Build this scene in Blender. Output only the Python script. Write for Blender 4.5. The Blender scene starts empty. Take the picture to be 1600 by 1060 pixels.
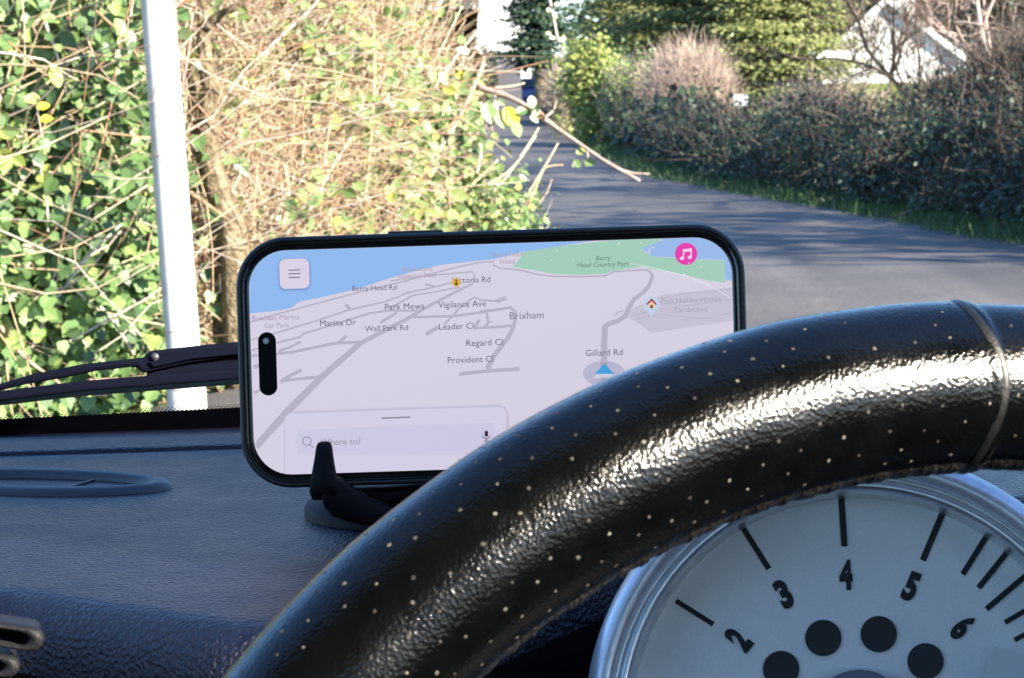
import bpy, math, random
import numpy as np
from mathutils import Vector, Matrix
random.seed(7)
RNG = np.random.default_rng(11)
SC = bpy.context.scene
COL = SC.collection
rad = math.radians

# ------------------------------------------------------------------ camera, sky, sun, exposure
EYE = 1.10                      # camera height above the road
F = 3800.0                      # focal length in photograph pixels (1600 wide)
PIT = math.atan(395 / F)
ROLL = rad(2.2)
fwd = np.array([0, math.cos(PIT), -math.sin(PIT)])
_r0 = np.array([1.0, 0, 0]); _u0 = np.array([0, math.sin(PIT), math.cos(PIT)])
right = math.cos(ROLL) * _r0 - math.sin(ROLL) * _u0
up = math.sin(ROLL) * _r0 + math.cos(ROLL) * _u0
CAM = np.array([0, 0, EYE])
cd = bpy.data.cameras.new('camera'); cam = bpy.data.objects.new('camera', cd); COL.objects.link(cam)
M = Matrix.Identity(4)
for i in range(3):
    M[i][0] = right[i]; M[i][1] = up[i]; M[i][2] = -fwd[i]; M[i][3] = CAM[i]
cam.matrix_world = M
cd.sensor_width = 36.0; cd.lens = 36.0 * F / 1600.0
cd.clip_start = 0.02; cd.clip_end = 3000
cd.dof.use_dof = True; cd.dof.focus_distance = 0.75; cd.dof.aperture_fstop = 95
SC.camera = cam

SUN_AZ, SUN_EL = rad(52), rad(25)     # azimuth measured from straight behind the camera towards the right
sdir = Vector((math.sin(SUN_AZ) * math.cos(SUN_EL), -math.cos(SUN_AZ) * math.cos(SUN_EL), math.sin(SUN_EL)))
w = bpy.data.worlds.new('World'); SC.world = w; w.use_nodes = True
nt = w.node_tree; nt.nodes.clear()
sky = nt.nodes.new('ShaderNodeTexSky'); sky.sky_type = 'NISHITA'; sky.sun_disc = False
sky.sun_elevation = SUN_EL; sky.sun_rotation = math.atan2(sdir.x, sdir.y)
sky.air_density = 1.0; sky.dust_density = 0.3; sky.ozone_density = 6.0
bg = nt.nodes.new('ShaderNodeBackground'); bg.inputs[1].default_value = 0.10
wo = nt.nodes.new('ShaderNodeOutputWorld')
nt.links.new(sky.outputs[0], bg.inputs[0]); nt.links.new(bg.outputs[0], wo.inputs[0])
sl = bpy.data.lights.new('sun', 'SUN'); sl.energy = 5.0; sl.angle = rad(0.53); sl.color = (1.0, 0.89, 0.73)
so = bpy.data.objects.new('sun', sl); COL.objects.link(so)
so.rotation_euler = sdir.to_track_quat('Z', 'Y').to_euler(); so.location = (0, 0, 30)
EXPO = 2.2
vs = SC.view_settings; vs.view_transform = 'Standard'; vs.look = 'None'; vs.exposure = EXPO; vs.gamma = 1; vs.use_curve_mapping = False
SC.cycles.max_bounces = 6; SC.cycles.transparent_max_bounces = 8; SC.cycles.use_denoising = True

# ------------------------------------------------------------------ helpers
def P(px, py, d):
    return CAM + d * (fwd + right * ((px - 800) / F) - up * ((py - 530) / F))
def G(px, py, z=0.0):
    v = P(px, py, 1.0) - CAM
    t = (z - EYE) / v[2]
    return CAM + v * t
def tag(o, label=None, cat=None, group=None, kind=None):
    if label: o['label'] = label
    if cat: o['category'] = cat
    if group: o['group'] = group
    if kind: o['kind'] = kind
    return o
def thing(name, loc, label, cat, group=None, mat=None):
    o = bpy.data.objects.new(name, None); COL.objects.link(o)
    o.empty_display_size = 0.05
    o.matrix_world = mat if mat is not None else Matrix.Translation(Vector(loc))
    bpy.context.view_layer.update()
    return tag(o, label, cat, group)
def mesh(name, V, Fs, m, parent=None, smooth=False, local=False):
    """V in world space unless local; Fs: list of lists or of (n,k) arrays."""
    me = bpy.data.meshes.new(name)
    V = np.asarray(V, dtype=np.float64).reshape(-1, 3)
    if parent is not None and not local:
        inv = np.array(world_of(parent).inverted())
        V = V @ inv[:3, :3].T + inv[:3, 3]
    if len(Fs) and isinstance(Fs[0], np.ndarray) and Fs[0].ndim == 2:
        me.vertices.add(len(V)); me.vertices.foreach_set('co', V.astype(np.float32).ravel())
        nl = sum(a.size for a in Fs); nf = sum(len(a) for a in Fs)
        me.loops.add(nl); me.polygons.add(nf)
        me.loops.foreach_set('vertex_index', np.concatenate([a.ravel() for a in Fs]).astype(np.int32))
        tot = np.concatenate([np.full(len(a), a.shape[1]) for a in Fs])
        st = np.concatenate([[0], np.cumsum(tot)[:-1]])
        me.polygons.foreach_set('loop_start', st.astype(np.int32))
        me.update(calc_edges=True); me.validate()
    else:
        me.from_pydata([tuple(v) for v in V], [], [tuple(int(i) for i in f) for f in Fs]); me.update()
    if smooth: me.polygons.foreach_set('use_smooth', np.ones(len(me.polygons), dtype=bool))
    me.materials.append(m)
    o = bpy.data.objects.new(name, me); COL.objects.link(o)
    if parent is not None: o.parent = parent
    return o
def world_of(o):
    m = o.matrix_basis.copy()
    while o.parent is not None:
        o = o.parent; m = o.matrix_basis @ m
    return m
class MB:
    def __init__(s): s.v = []; s.f = []
    def add(s, V, Fc):
        b = len(s.v); s.v += [tuple(p) for p in V]; s.f += [tuple(i + b for i in f) for f in Fc]
    def box(s, lo, hi, fr=None):
        x0, y0, z0 = lo; x1, y1, z1 = hi
        V = [(x0, y0, z0), (x1, y0, z0), (x1, y1, z0), (x0, y1, z0), (x0, y0, z1), (x1, y0, z1), (x1, y1, z1), (x0, y1, z1)]
        if fr: V = [fr(*p) for p in V]
        s.add(V, [(0, 3, 2, 1), (4, 5, 6, 7), (0, 1, 5, 4), (1, 2, 6, 5), (2, 3, 7, 6), (3, 0, 4, 7)])
    def prism(s, poly, z0, z1, fr):
        n = len(poly)
        V = [fr(x, y, z0) for x, y in poly] + [fr(x, y, z1) for x, y in poly]
        s.add(V, [tuple(range(n)), tuple(range(2 * n - 1, n - 1, -1))] + [(i, n + i, n + (i + 1) % n, (i + 1) % n) for i in range(n)])
    def build(s, name, m, parent=None, smooth=False, local=False): return mesh(name, s.v, s.f, m, parent, smooth, local)
def bevel(o, wd, seg=2):
    md = o.modifiers.new('bevel', 'BEVEL'); md.width = wd; md.segments = seg; md.limit_method = 'ANGLE'; md.angle_limit = rad(30)
    return o
def tubes(PL, R, sides=4):
    """PL (N,K,3), R (N,K) -> V, quads"""
    PL = np.asarray(PL, float); R = np.asarray(R, float); N, K, _ = PL.shape
    T = np.gradient(PL, axis=1); T /= np.linalg.norm(T, axis=2, keepdims=True) + 1e-12
    ref = np.where(np.abs(T[..., 2:3]) > 0.8, np.array([1.0, 0.2, 0]), np.array([0, 0.1, 1.0]))
    A = np.cross(T, ref); A /= np.linalg.norm(A, axis=2, keepdims=True) + 1e-12
    B = np.cross(T, A)
    ang = np.arange(sides) * 2 * np.pi / sides
    V = PL[:, :, None, :] + R[:, :, None, None] * (np.cos(ang)[None, None, :, None] * A[:, :, None, :] + np.sin(ang)[None, None, :, None] * B[:, :, None, :])
    idx = np.arange(N * K * sides).reshape(N, K, sides)
    a = idx[:, :-1, :]; b = np.roll(a, -1, axis=2); c = np.roll(idx[:, 1:, :], -1, axis=2); d = idx[:, 1:, :]
    Q = np.stack([a, b, c, d], axis=-1).reshape(-1, 4)
    return V.reshape(-1, 3), Q
def spline(pts, n):
    pts = np.asarray(pts, float); m = len(pts)
    ext = np.vstack([2 * pts[0] - pts[1], pts, 2 * pts[-1] - pts[-2]])
    out = []
    for t in np.linspace(0, m - 1 - 1e-9, n):
        i = int(t); u = t - i; p0, p1, p2, p3 = ext[i:i + 4]
        out.append(0.5 * ((2 * p1) + (-p0 + p2) * u + (2 * p0 - 5 * p1 + 4 * p2 - p3) * u * u + (-p0 + 3 * p1 - 3 * p2 + p3) * u ** 3))
    return np.array(out)
def tube_obj(name, pts, r0, r1, m, parent, n=14, sides=8, jit=0.0):
    pl = spline(pts, n)
    R = np.linspace(r0, r1, n) * (1 + jit * RNG.normal(size=n))
    V, Q = tubes(pl[None], R[None], sides)
    caps = [tuple(range(sides - 1, -1, -1)), tuple((n - 1) * sides + i for i in range(sides))]
    return mesh(name, V, [tuple(q) for q in Q] + caps, m, parent, True)
def lathe(name, prof, c, n, m, parent, seg=96, arc=None, e1=None):
    """prof [(r,h)] turned about axis n through c"""
    n = np.asarray(n, float); n /= np.linalg.norm(n)
    if e1 is None: e1 = np.cross([0, 0, 1.0] if abs(n[2]) < .99 else [0, 1.0, 0], n)
    e1 = e1 / np.linalg.norm(e1); e2 = np.cross(n, e1)
    th = np.arange(seg) * 2 * np.pi / seg
    V = []
    for r, h in prof:
        for t in th: V.append(c + r * (math.cos(t) * e1 + math.sin(t) * e2) + h * n)
    Fc = []
    for k in range(len(prof) - 1):
        for i in range(seg):
            j = (i + 1) % seg
            Fc.append((k * seg + i, k * seg + j, (k + 1) * seg + j, (k + 1) * seg + i))
    if prof[0][0] < 1e-6: pass
    return mesh(name, V, Fc, m, parent, True)

# ------------------------------------------------------------------ materials
def new_mat(name):
    m = bpy.data.materials.new(name); m.use_nodes = True
    nt = m.node_tree; nt.nodes.clear()
    o = nt.nodes.new('ShaderNodeOutputMaterial')
    return m, nt, o
def lin(c):
    return tuple(((x / 255) / 12.92 if x / 255 <= 0.04045 else ((x / 255 + 0.055) / 1.055) ** 2.4) for x in c)
def ramp(nt, stops, fac):
    r = nt.nodes.new('ShaderNodeValToRGB'); e = r.color_ramp.elements
    while len(e) > 1: e.remove(e[-1])
    e[0].position = stops[0][0]; e[0].color = (*stops[0][1], 1)
    for p, c in stops[1:]:
        x = e.new(p); x.color = (*c, 1)
    nt.links.new(fac, r.inputs[0]); return r.outputs[0]
def noise(nt, scale, detail=4, rough=0.6, coord='Object'):
    tc = nt.nodes.new('ShaderNodeTexCoord'); n = nt.nodes.new('ShaderNodeTexNoise')
    n.inputs['Scale'].default_value = scale; n.inputs['Detail'].default_value = detail; n.inputs['Roughness'].default_value = rough
    nt.links.new(tc.outputs[coord], n.inputs['Vector']); return n.outputs[0]
def bump(nt, h, strength, dist=0.01):
    b = nt.nodes.new('ShaderNodeBump'); b.inputs['Strength'].default_value = strength; b.inputs['Distance'].default_value = dist
    nt.links.new(h, b.inputs['Height']); return b.outputs[0]
def solid(name, stops, rough=0.6, spec=0.5, metal=0.0, nscale=8, bscale=None, bstr=0.3, bdist=0.002, detail=4, coat=0):
    """stops: a colour or a list of (pos, colour) over noise"""
    m, nt, o = new_mat(name)
    p = nt.nodes.new('ShaderNodeBsdfPrincipled')
    p.inputs['Roughness'].default_value = rough; p.inputs['Specular IOR Level'].default_value = spec; p.inputs['Metallic'].default_value = metal
    p.inputs['Coat Weight'].default_value = coat
    if isinstance(stops[0], (tuple, list)): nt.links.new(ramp(nt, stops, noise(nt, nscale, detail)), p.inputs['Base Color'])
    else:
        c = stops
        nt.links.new(ramp(nt, [(0.3, tuple(x * 0.88 for x in c)), (0.7, tuple(min(1, x * 1.1) for x in c))], noise(nt, nscale, detail)), p.inputs['Base Color'])
    if bscale: nt.links.new(bump(nt, noise(nt, bscale, 3), bstr, bdist), p.inputs['Normal'])
    nt.links.new(p.outputs[0], o.inputs[0]); return m
def rand_mat(name, stops, rough=0.5, spec=0.5, transl=0.25, nscale=None):
    """colour by random per loose piece and per object: leaves, twigs"""
    m, nt, o = new_mat(name)
    g = nt.nodes.new('ShaderNodeNewGeometry'); oi = nt.nodes.new('ShaderNodeObjectInfo')
    a = nt.nodes.new('ShaderNodeMath'); a.operation = 'ADD'; nt.links.new(g.outputs['Random Per Island'], a.inputs[0]); nt.links.new(oi.outputs['Random'], a.inputs[1])
    fr = nt.nodes.new('ShaderNodeMath'); fr.operation = 'FRACT'; nt.links.new(a.outputs[0], fr.inputs[0])
    col = ramp(nt, stops, fr.outputs[0])
    p = nt.nodes.new('ShaderNodeBsdfPrincipled'); p.inputs['Roughness'].default_value = rough; p.inputs['Specular IOR Level'].default_value = spec
    if nscale:
        mx = nt.nodes.new('ShaderNodeMix'); mx.data_type = 'RGBA'; mx.blend_type = 'MULTIPLY'; mx.inputs[0].default_value = 1
        nt.links.new(col, mx.inputs[6]); nt.links.new(ramp(nt, [(0.3, (0.6, 0.6, 0.6)), (0.7, (1.2, 1.2, 1.2))], noise(nt, nscale)), mx.inputs[7]); col = mx.outputs[2]
    nt.links.new(col, p.inputs['Base Color'])
    if transl > 0:
        t = nt.nodes.new('ShaderNodeBsdfTranslucent'); nt.links.new(col, t.inputs[0])
        mix = nt.nodes.new('ShaderNodeMixShader'); mix.inputs[0].default_value = transl
        nt.links.new(p.outputs[0], mix.inputs[1]); nt.links.new(t.outputs[0], mix.inputs[2]); nt.links.new(mix.outputs[0], o.inputs[0])
    else: nt.links.new(p.outputs[0], o.inputs[0])
    return m
def lit(name, rgb, rough=0.25):
    """a lit screen pixel colour: emission at the brightness the exposure shows as rgb, under smooth black glass"""
    m, nt, o = new_mat(name)
    p = nt.nodes.new('ShaderNodeBsdfPrincipled'); p.inputs['Base Color'].default_value = (0.004, 0.004, 0.004, 1); p.inputs['Roughness'].default_value = rough
    p.inputs['Specular IOR Level'].default_value = 0.12
    p.inputs['Emission Color'].default_value = (*lin(rgb), 1); p.inputs['Emission Strength'].default_value = 0.94 / 2 ** EXPO
    nt.links.new(p.outputs[0], o.inputs[0]); return m
def leather(name, c, rough, scale, bstr, bdist, var=0.25, spec=0.5):
    m, nt, o = new_mat(name)
    tc = nt.nodes.new('ShaderNodeTexCoord')
    v = nt.nodes.new('ShaderNodeTexVoronoi'); v.feature = 'SMOOTH_F1'; v.inputs['Scale'].default_value = scale; v.inputs['Smoothness'].default_value = 0.6
    nt.links.new(tc.outputs['Object'], v.inputs['Vector'])
    n2 = noise(nt, scale * 2.2, 4)
    ad = nt.nodes.new('ShaderNodeMath'); ad.operation = 'MULTIPLY_ADD'; ad.inputs[1].default_value = 0.6
    nt.links.new(n2, ad.inputs[0]); nt.links.new(v.outputs['Distance'], ad.inputs[2])
    p = nt.nodes.new('ShaderNodeBsdfPrincipled'); p.inputs['Specular IOR Level'].default_value = spec
    nt.links.new(bump(nt, ad.outputs[0], bstr, bdist), p.inputs['Normal'])
    nt.links.new(ramp(nt, [(0.3, tuple(x * (1 - var) for x in c)), (0.7, tuple(x * (1 + var) for x in c))], noise(nt, scale * 0.12)), p.inputs['Base Color'])
    nt.links.new(ramp(nt, [(0.3, (rough - .06,) * 3), (0.7, (rough + .06,) * 3)], noise(nt, scale * 0.06)), p.inputs['Roughness'])
    nt.links.new(p.outputs[0], o.inputs[0]); return m
TWIG = rand_mat('dry_twig', [(0, (.24, .14, .08)), (.2, (.42, .30, .18)), (.45, (.56, .45, .30)), (.65, (.60, .53, .43)), (.8, (.36, .23, .20)), (.92, (.44, .24, .13)), (1, (.52, .48, .44))], 0.7, 0.3, 0.0, 40)
TWIG_DARK = rand_mat('dark_twig', [(0, (.07, .05, .04)), (.5, (.13, .10, .08)), (1, (.18, .13, .11))], 0.8, 0.2, 0.0)
TWIG_BROWN = rand_mat('brown_twig', [(0, (.26, .18, .15)), (.5, (.38, .29, .25)), (1, (.46, .38, .34))], 0.8, 0.2, 0.0)
TWIG_HEDGE = rand_mat('hedge_stem', [(0, (.03, .024, .022)), (.5, (.075, .06, .052)), (1, (.14, .11, .09))], 0.8, 0.2, 0.0)
BARK = solid('bark', [(.3, (.07, .05, .03)), (.5, (.17, .13, .08)), (.72, (.32, .27, .18))], 0.85, 0.2, 0, 18, 45, 1.0, 0.03)
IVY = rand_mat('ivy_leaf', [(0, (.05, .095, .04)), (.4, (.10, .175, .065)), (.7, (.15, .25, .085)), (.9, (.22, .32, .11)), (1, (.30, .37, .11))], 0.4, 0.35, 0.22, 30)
BRAMBLE = rand_mat('bramble_leaf', [(0, (.08, .14, .05)), (.45, (.16, .25, .085)), (.8, (.25, .34, .13)), (.93, (.36, .42, .13)), (1, (.46, .47, .11))], 0.4, 0.5, 0.28, 30)
YELLOW = rand_mat('yellow_leaf', [(0, (.42, .40, .03)), (1, (.62, .50, .04))], 0.45, 0.4, 0.3, 30)
PALE = rand_mat('pale_leaf', [(0, (.36, .40, .26)), (1, (.52, .53, .40))], 0.35, 0.5, 0.2, 30)
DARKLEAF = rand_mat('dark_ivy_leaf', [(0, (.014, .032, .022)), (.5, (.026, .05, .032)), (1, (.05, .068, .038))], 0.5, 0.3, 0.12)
LAUREL = rand_mat('laurel_leaf', [(0, (.14, .19, .05)), (.5, (.27, .32, .08)), (1, (.40, .42, .12))], 0.4, 0.4, 0.3)
NEEDLE = rand_mat('conifer_spray', [(0, (.09, .105, .04)), (.4, (.16, .18, .06)), (.75, (.22, .24, .085)), (1, (.29, .30, .12))], 0.6, 0.3, 0.25)
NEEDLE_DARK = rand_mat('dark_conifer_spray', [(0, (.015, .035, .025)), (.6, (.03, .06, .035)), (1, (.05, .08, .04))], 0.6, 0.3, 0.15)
GRASSM = rand_mat('grass_blade', [(0, (.03, .07, .025)), (.6, (.06, .12, .04)), (1, (.13, .16, .06))], 0.5, 0.3, 0.3)
SOIL = solid('dark_soil', [(.3, (.025, .02, .014)), (.7, (.06, .05, .03))], 0.95, 0.1, 0, 6, 30, 0.6, 0.03)

# ------------------------------------------------------------------ ground, road
RIGHT_EDGE = [(5.6, -6), (5.4, 4), (4.6, 10)] + [tuple(G(x, y)[:2]) for x, y in [(1600, 381), (1350, 335), (1100, 291), (1000, 268), (915, 226), (880, 204)]]
RIGHT_EDGE += [(0.9, 90), (-1.5, 118), (-7, 140)]
LEFT_EDGE = [(-3.2, -6), (-2.9, 4), (-1.8, 7.5), (-.9, 9.6), (-.35, 11.8), (-.2, 14), (-.5, 19), (-1.0, 30), (-1.5, 50), (-1.9, 72), (-2.6, 90), (-5, 112), (-10, 132)]
def asphalt():
    m, nt, o = new_mat('asphalt')
    p = nt.nodes.new('ShaderNodeBsdfPrincipled'); p.inputs['Roughness'].default_value = 0.75; p.inputs['Specular IOR Level'].default_value = 0.35
    big = noise(nt, 0.5, 5, 0.65); fine = noise(nt, 45, 4, .75)
    tcx = nt.nodes.new('ShaderNodeTexCoord'); mp = nt.nodes.new('ShaderNodeMapping'); mp.inputs['Scale'].default_value = (1.6, .10, 1); nt.links.new(tcx.outputs['Object'], mp.inputs[0])
    tr = nt.nodes.new('ShaderNodeTexNoise'); tr.inputs['Scale'].default_value = 1.0; tr.inputs['Detail'].default_value = 5; nt.links.new(mp.outputs[0], tr.inputs['Vector'])
    avg = nt.nodes.new('ShaderNodeMath'); avg.operation = 'MULTIPLY_ADD'; avg.inputs[1].default_value = .5; nt.links.new(big, avg.inputs[0])
    hf = nt.nodes.new('ShaderNodeMath'); hf.operation = 'MULTIPLY'; hf.inputs[1].default_value = .5; nt.links.new(tr.outputs[0], hf.inputs[0]); nt.links.new(hf.outputs[0], avg.inputs[2])
    c1 = ramp(nt, [(.34, (.050, .047, .049)), (.48, (.083, .078, .076)), (.58, (.110, .102, .097)), (.68, (.148, .136, .126))], avg.outputs[0])
    mx = nt.nodes.new('ShaderNodeMix'); mx.data_type = 'RGBA'; mx.blend_type = 'MULTIPLY'; mx.inputs[0].default_value = 1
    nt.links.new(c1, mx.inputs[6]); nt.links.new(ramp(nt, [(.3, (.55, .55, .55)), (.7, (1.4, 1.4, 1.4))], fine), mx.inputs[7])
    nt.links.new(mx.outputs[2], p.inputs['Base Color'])
    nt.links.new(bump(nt, fine, 0.5, 0.006), p.inputs['Normal']); nt.links.new(p.outputs[0], o.inputs[0]); return m
gm = solid('rough_grass_ground', [(.3, (.04, .05, .02)), (.5, (.06, .08, .03)), (.7, (.10, .085, .05))], 0.95, 0.1, 0, 0.6, 12, 0.6, 0.05)
gs = 800
tag(mesh('ground', [(-gs, -gs, -.02), (gs, -gs, -.02), (gs, gs, -.02), (-gs, gs, -.02)], [(0, 1, 2, 3)], gm), 'rough earth and grass on either side of the lane', kind='structure')
L = spline([(*p, 0) for p in LEFT_EDGE], 90); R = spline([(*p, 0) for p in RIGHT_EDGE], 90)
V = []; Fc = []; nx = 8
for a, b in zip(L, R):
    for k in range(nx + 1):
        u = k / nx; p = a * (1 - u) + b * u
        V.append((p[0], p[1], 0.03 * math.sin(u * math.pi)))
for i in range(89):
    for k in range(nx): a = i * (nx + 1) + k; Fc.append((a, a + 1, a + nx + 2, a + nx + 1))
tag(mesh('road', V, Fc, asphalt(), smooth=True), 'grey asphalt lane receding between hedges', kind='structure')
# sunlit sloping lawn right of the lane beyond the hedge
lawn_m = solid('lawn_turf', [(.3, (.11, .15, .03)), (.6, (.19, .24, .05)), (.75, (.26, .28, .08))], 0.9, 0.1, 0, 1.2, 40, 0.8, 0.05)
V = []; Fc = []
for j in range(13):
    for i in range(13):
        x = 4.5 + i * 1.4; y = 46 + j * 3
        V.append((x, y, -0.05 + j * 0.065 + 0.04 * math.sin(i * 1.7 + j)))
for j in range(12):
    for i in range(12): a = j * 13 + i; Fc.append((a, a + 1, a + 14, a + 13))
tag(mesh('lawn', V, Fc, lawn_m, smooth=True), 'sunlit yellow green lawn sloping up beyond the hedge', kind='structure')

# ------------------------------------------------------------------ foliage building blocks
def fan(outline, fold=0.15):
    pts = [(0, 0.35, 0.0)] + [(x, y, fold * abs(x)) for x, y in outline]
    n = len(outline)
    return np.array(pts), np.array([(0, 1 + i, 1 + (i + 1) % n) for i in range(n)])
half = [(.18, -.03), (.42, .08), (.40, .30), (.46, .50), (.26, .68)]
IVY_T = fan([(0, .06)] + half + [(0, 1.0)] + [(-x, y) for x, y in half[::-1]])
half = [(.22, .12), (.36, .38), (.30, .68), (.12, .9)]
OVAL_T = fan([(0, 0)] + half + [(0, 1.0)] + [(-x, y) for x, y in half[::-1]], 0.25)
DIAM_T = (np.array([(0, 0, 0), (.28, .45, .08), (0, 1, 0), (-.28, .45, .08)]), np.array([(0, 1, 2), (0, 2, 3)]))
SPRAY_T = (np.array([(0, 0, 0), (.16, .3, .02), (.30, .62, -.03), (.06, .7, .0), (0, 1, -.05), (-.08, .66, 0), (-.28, .55, -.03), (-.14, .3, .02)]), np.array([(0, 1, 7), (1, 2, 3), (1, 3, 7), (3, 4, 5), (3, 5, 7), (5, 6, 7)]))
BLADE_T = (np.array([(-.04, 0, 0), (.04, 0, 0), (.03, .5, .05), (0, 1, .22), (-.03, .5, .05)]), np.array([(0, 1, 2), (0, 2, 4), (4, 2, 3)]))
def unit(v): return v / (np.linalg.norm(v, axis=-1, keepdims=True) + 1e-12)
def frames(n, t):
    n = unit(n); t = unit(t - (t * n).sum(-1, keepdims=True) * n); x = np.cross(t, n)
    return np.stack([x, t, n], axis=-1)       # columns
def cloud(T, pos, nrm, tip, size):
    tv, tf = T; Rm = frames(nrm, tip)
    V = pos[:, None, :] + size[:, None, None] * np.einsum('nij,vj->nvi', Rm, tv)
    Fi = tf[None] + (np.arange(len(pos)) * len(tv))[:, None, None]
    return V.reshape(-1, 3), Fi.reshape(-1, tf.shape[1])
def leaf_dirs(n, face=(0.25, -0.8, 0.45), spread=0.55):
    nrm = unit(np.array(face) + spread * RNG.normal(size=(n, 3)))
    tip = unit(np.array([0, 0, -0.8]) + 0.7 * RNG.normal(size=(n, 3)))
    return nrm, tip
_tm = {}
def leaf_object(T, key, m, parent, pos, nrm, tip, size, name='leaf'):
    if (key, m.name) not in _tm:
        me = bpy.data.meshes.new('leaf'); me.from_pydata([tuple(v) for v in T[0]], [], [tuple(int(i) for i in f) for f in T[1]]); me.materials.append(m); me.update()
        _tm[(key, m.name)] = me
    o = bpy.data.objects.new(name, _tm[(key, m.name)]); COL.objects.link(o); o.parent = parent
    Rm = frames(nrm[None], tip[None])[0] * size
    W = Matrix.Identity(4)
    for i in range(3):
        for j in range(3): W[i][j] = Rm[i][j]
        W[i][3] = pos[i]
    o.matrix_basis = world_of(parent).inverted() @ W
    return o
def twig_cloud(base, dirs, length, r, K=5, bend=0.18):
    """random-walk polylines from base along dirs"""
    N = len(base); PL = np.zeros((N, K, 3)); PL[:, 0] = base; d = unit(dirs)
    for k in range(1, K):
        d = unit(d + bend * RNG.normal(size=(N, 3)))
        PL[:, k] = PL[:, k - 1] + d * (length / (K - 1))[:, None]
    Rr = r[:, None] * np.linspace(1, 0.45, K)[None]
    return PL, Rr
def branch_tree(root, h, spread=0.5, levels=4, r0=0.06, n_sub=5, lean=(0, 0, 0), seed=0, upw=0.35):
    """list of (polyline K=6, radii) by level: trunk first"""
    rg = np.random.default_rng(seed); K = 6; out = []
    def grow(p, d, L, r, lev):
        pl = [p]; 
        for k in range(K - 1):
            d = unit(d + 0.16 * rg.normal(size=3) + np.array([0, 0, upw * 0.12])); pl.append(pl[-1] + d * L / (K - 1))
        pl = np.array(pl); out.append((lev, pl, np.linspace(r, r * 0.45, K)))
        if lev >= levels: return
        for s in range(n_sub if lev else n_sub + 3):
            i = rg.integers(1 if lev else 2, K); b = pl[i]; dd = unit(d * 0.8 + spread * 1.6 * rg.normal(size=3) + np.array([0, 0, upw]))
            grow(b, dd, L * rg.uniform(.4, .7), max(r * 0.5, 0.004), lev + 1)
    grow(np.array(root, float), unit(np.array([lean[0], lean[1], 1.0])), h * 0.6, r0, 0)
    return out
def build_tree_wood(t, br, m, mt=None):
    tr = [(p, r) for l, p, r in br if l == 0]; rest = [(p, r) for l, p, r in br if l > 0]
    V, Q = tubes([p for p, _ in tr], [r for _, r in tr], 8); mesh('trunk', V, [Q], m, t, True)
    if rest:
        big = [(p, r) for l, p, r in br if l == 1]
        fine = [(p, r) for l, p, r in br if l > 1]
        if big:
            V, Q = tubes([p for p, _ in big], [r for _, r in big], 5); tag(mesh('limb', V, [Q], m, t, True), kind='stuff')
        if fine:
            V, Q = tubes([p for p, _ in fine], [r for _, r in fine], 3); tag(mesh('twigs', V, [Q], mt or m, t), kind='stuff')
def ell_points(n, c, rr, clumps=40, shell=(0.55, 1.0), sig=0.16, seed=None):
    rg = RNG if seed is None else np.random.default_rng(seed)
    dirs = unit(rg.normal(size=(clumps, 3))); dirs[:, 2] = np.abs(dirs[:, 2]) * np.where(rg.random(clumps) < .75, 1, -1)
    cc = dirs * rg.uniform(*shell, size=(clumps, 1)) * (1 + 0.12 * rg.normal(size=(clumps, 1)))
    k = rg.integers(0, clumps, n); p = cc[k] + sig * rg.normal(size=(n, 3))
    return np.asarray(c) + p * np.asarray(rr), unit(p)
def bush(name, label, cat, c, rr, n, size, T, m, twig=None, n_twig=0, twig_len=0.5, twig_r=0.006, clumps=40, sig=0.16, group=None, up_bias=0.5, core=None, seed=None):
    base = (c[0], c[1], 0)
    t = thing(name, base, label, cat, group)
    if n:
        pos, out = ell_points(n, c, rr, clumps, sig=sig, seed=seed)
        keep = pos[:, 2] > 0.02; pos = pos[keep]; out = out[keep]; k = len(pos)
        nrm = unit(out + np.array([0.1, -0.3, up_bias]) + 0.6 * RNG.normal(size=(k, 3))); tip = unit(out * 0.6 + 0.8 * RNG.normal(size=(k, 3)))
        V, Fi = cloud(T, pos, nrm, tip, size * RNG.uniform(.6, 1.35, k)); tag(mesh('foliage', V, [Fi], m, t), kind='stuff')
    if twig is not None and n_twig:
        b = np.asarray(c) + np.asarray(rr) * np.array([1, 1, 1]) * unit(RNG.normal(size=(n_twig, 3))) * RNG.uniform(0, .8, (n_twig, 1)); b[:, 2] = np.maximum(b[:, 2], 0.02)
        d = unit(b - np.array([c[0], c[1], c[2] - rr[2]])) + 0.45 * RNG.normal(size=(n_twig, 3))
        PL, Rr = twig_cloud(b, d, twig_len * RNG.uniform(.5, 1.4, n_twig), twig_r * RNG.uniform(.5, 1.3, n_twig), 5, 0.2)
        V, Q = tubes(PL, Rr, 3); tag(mesh('stems', V, [Q], twig, t), kind='stuff')
    return t

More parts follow.
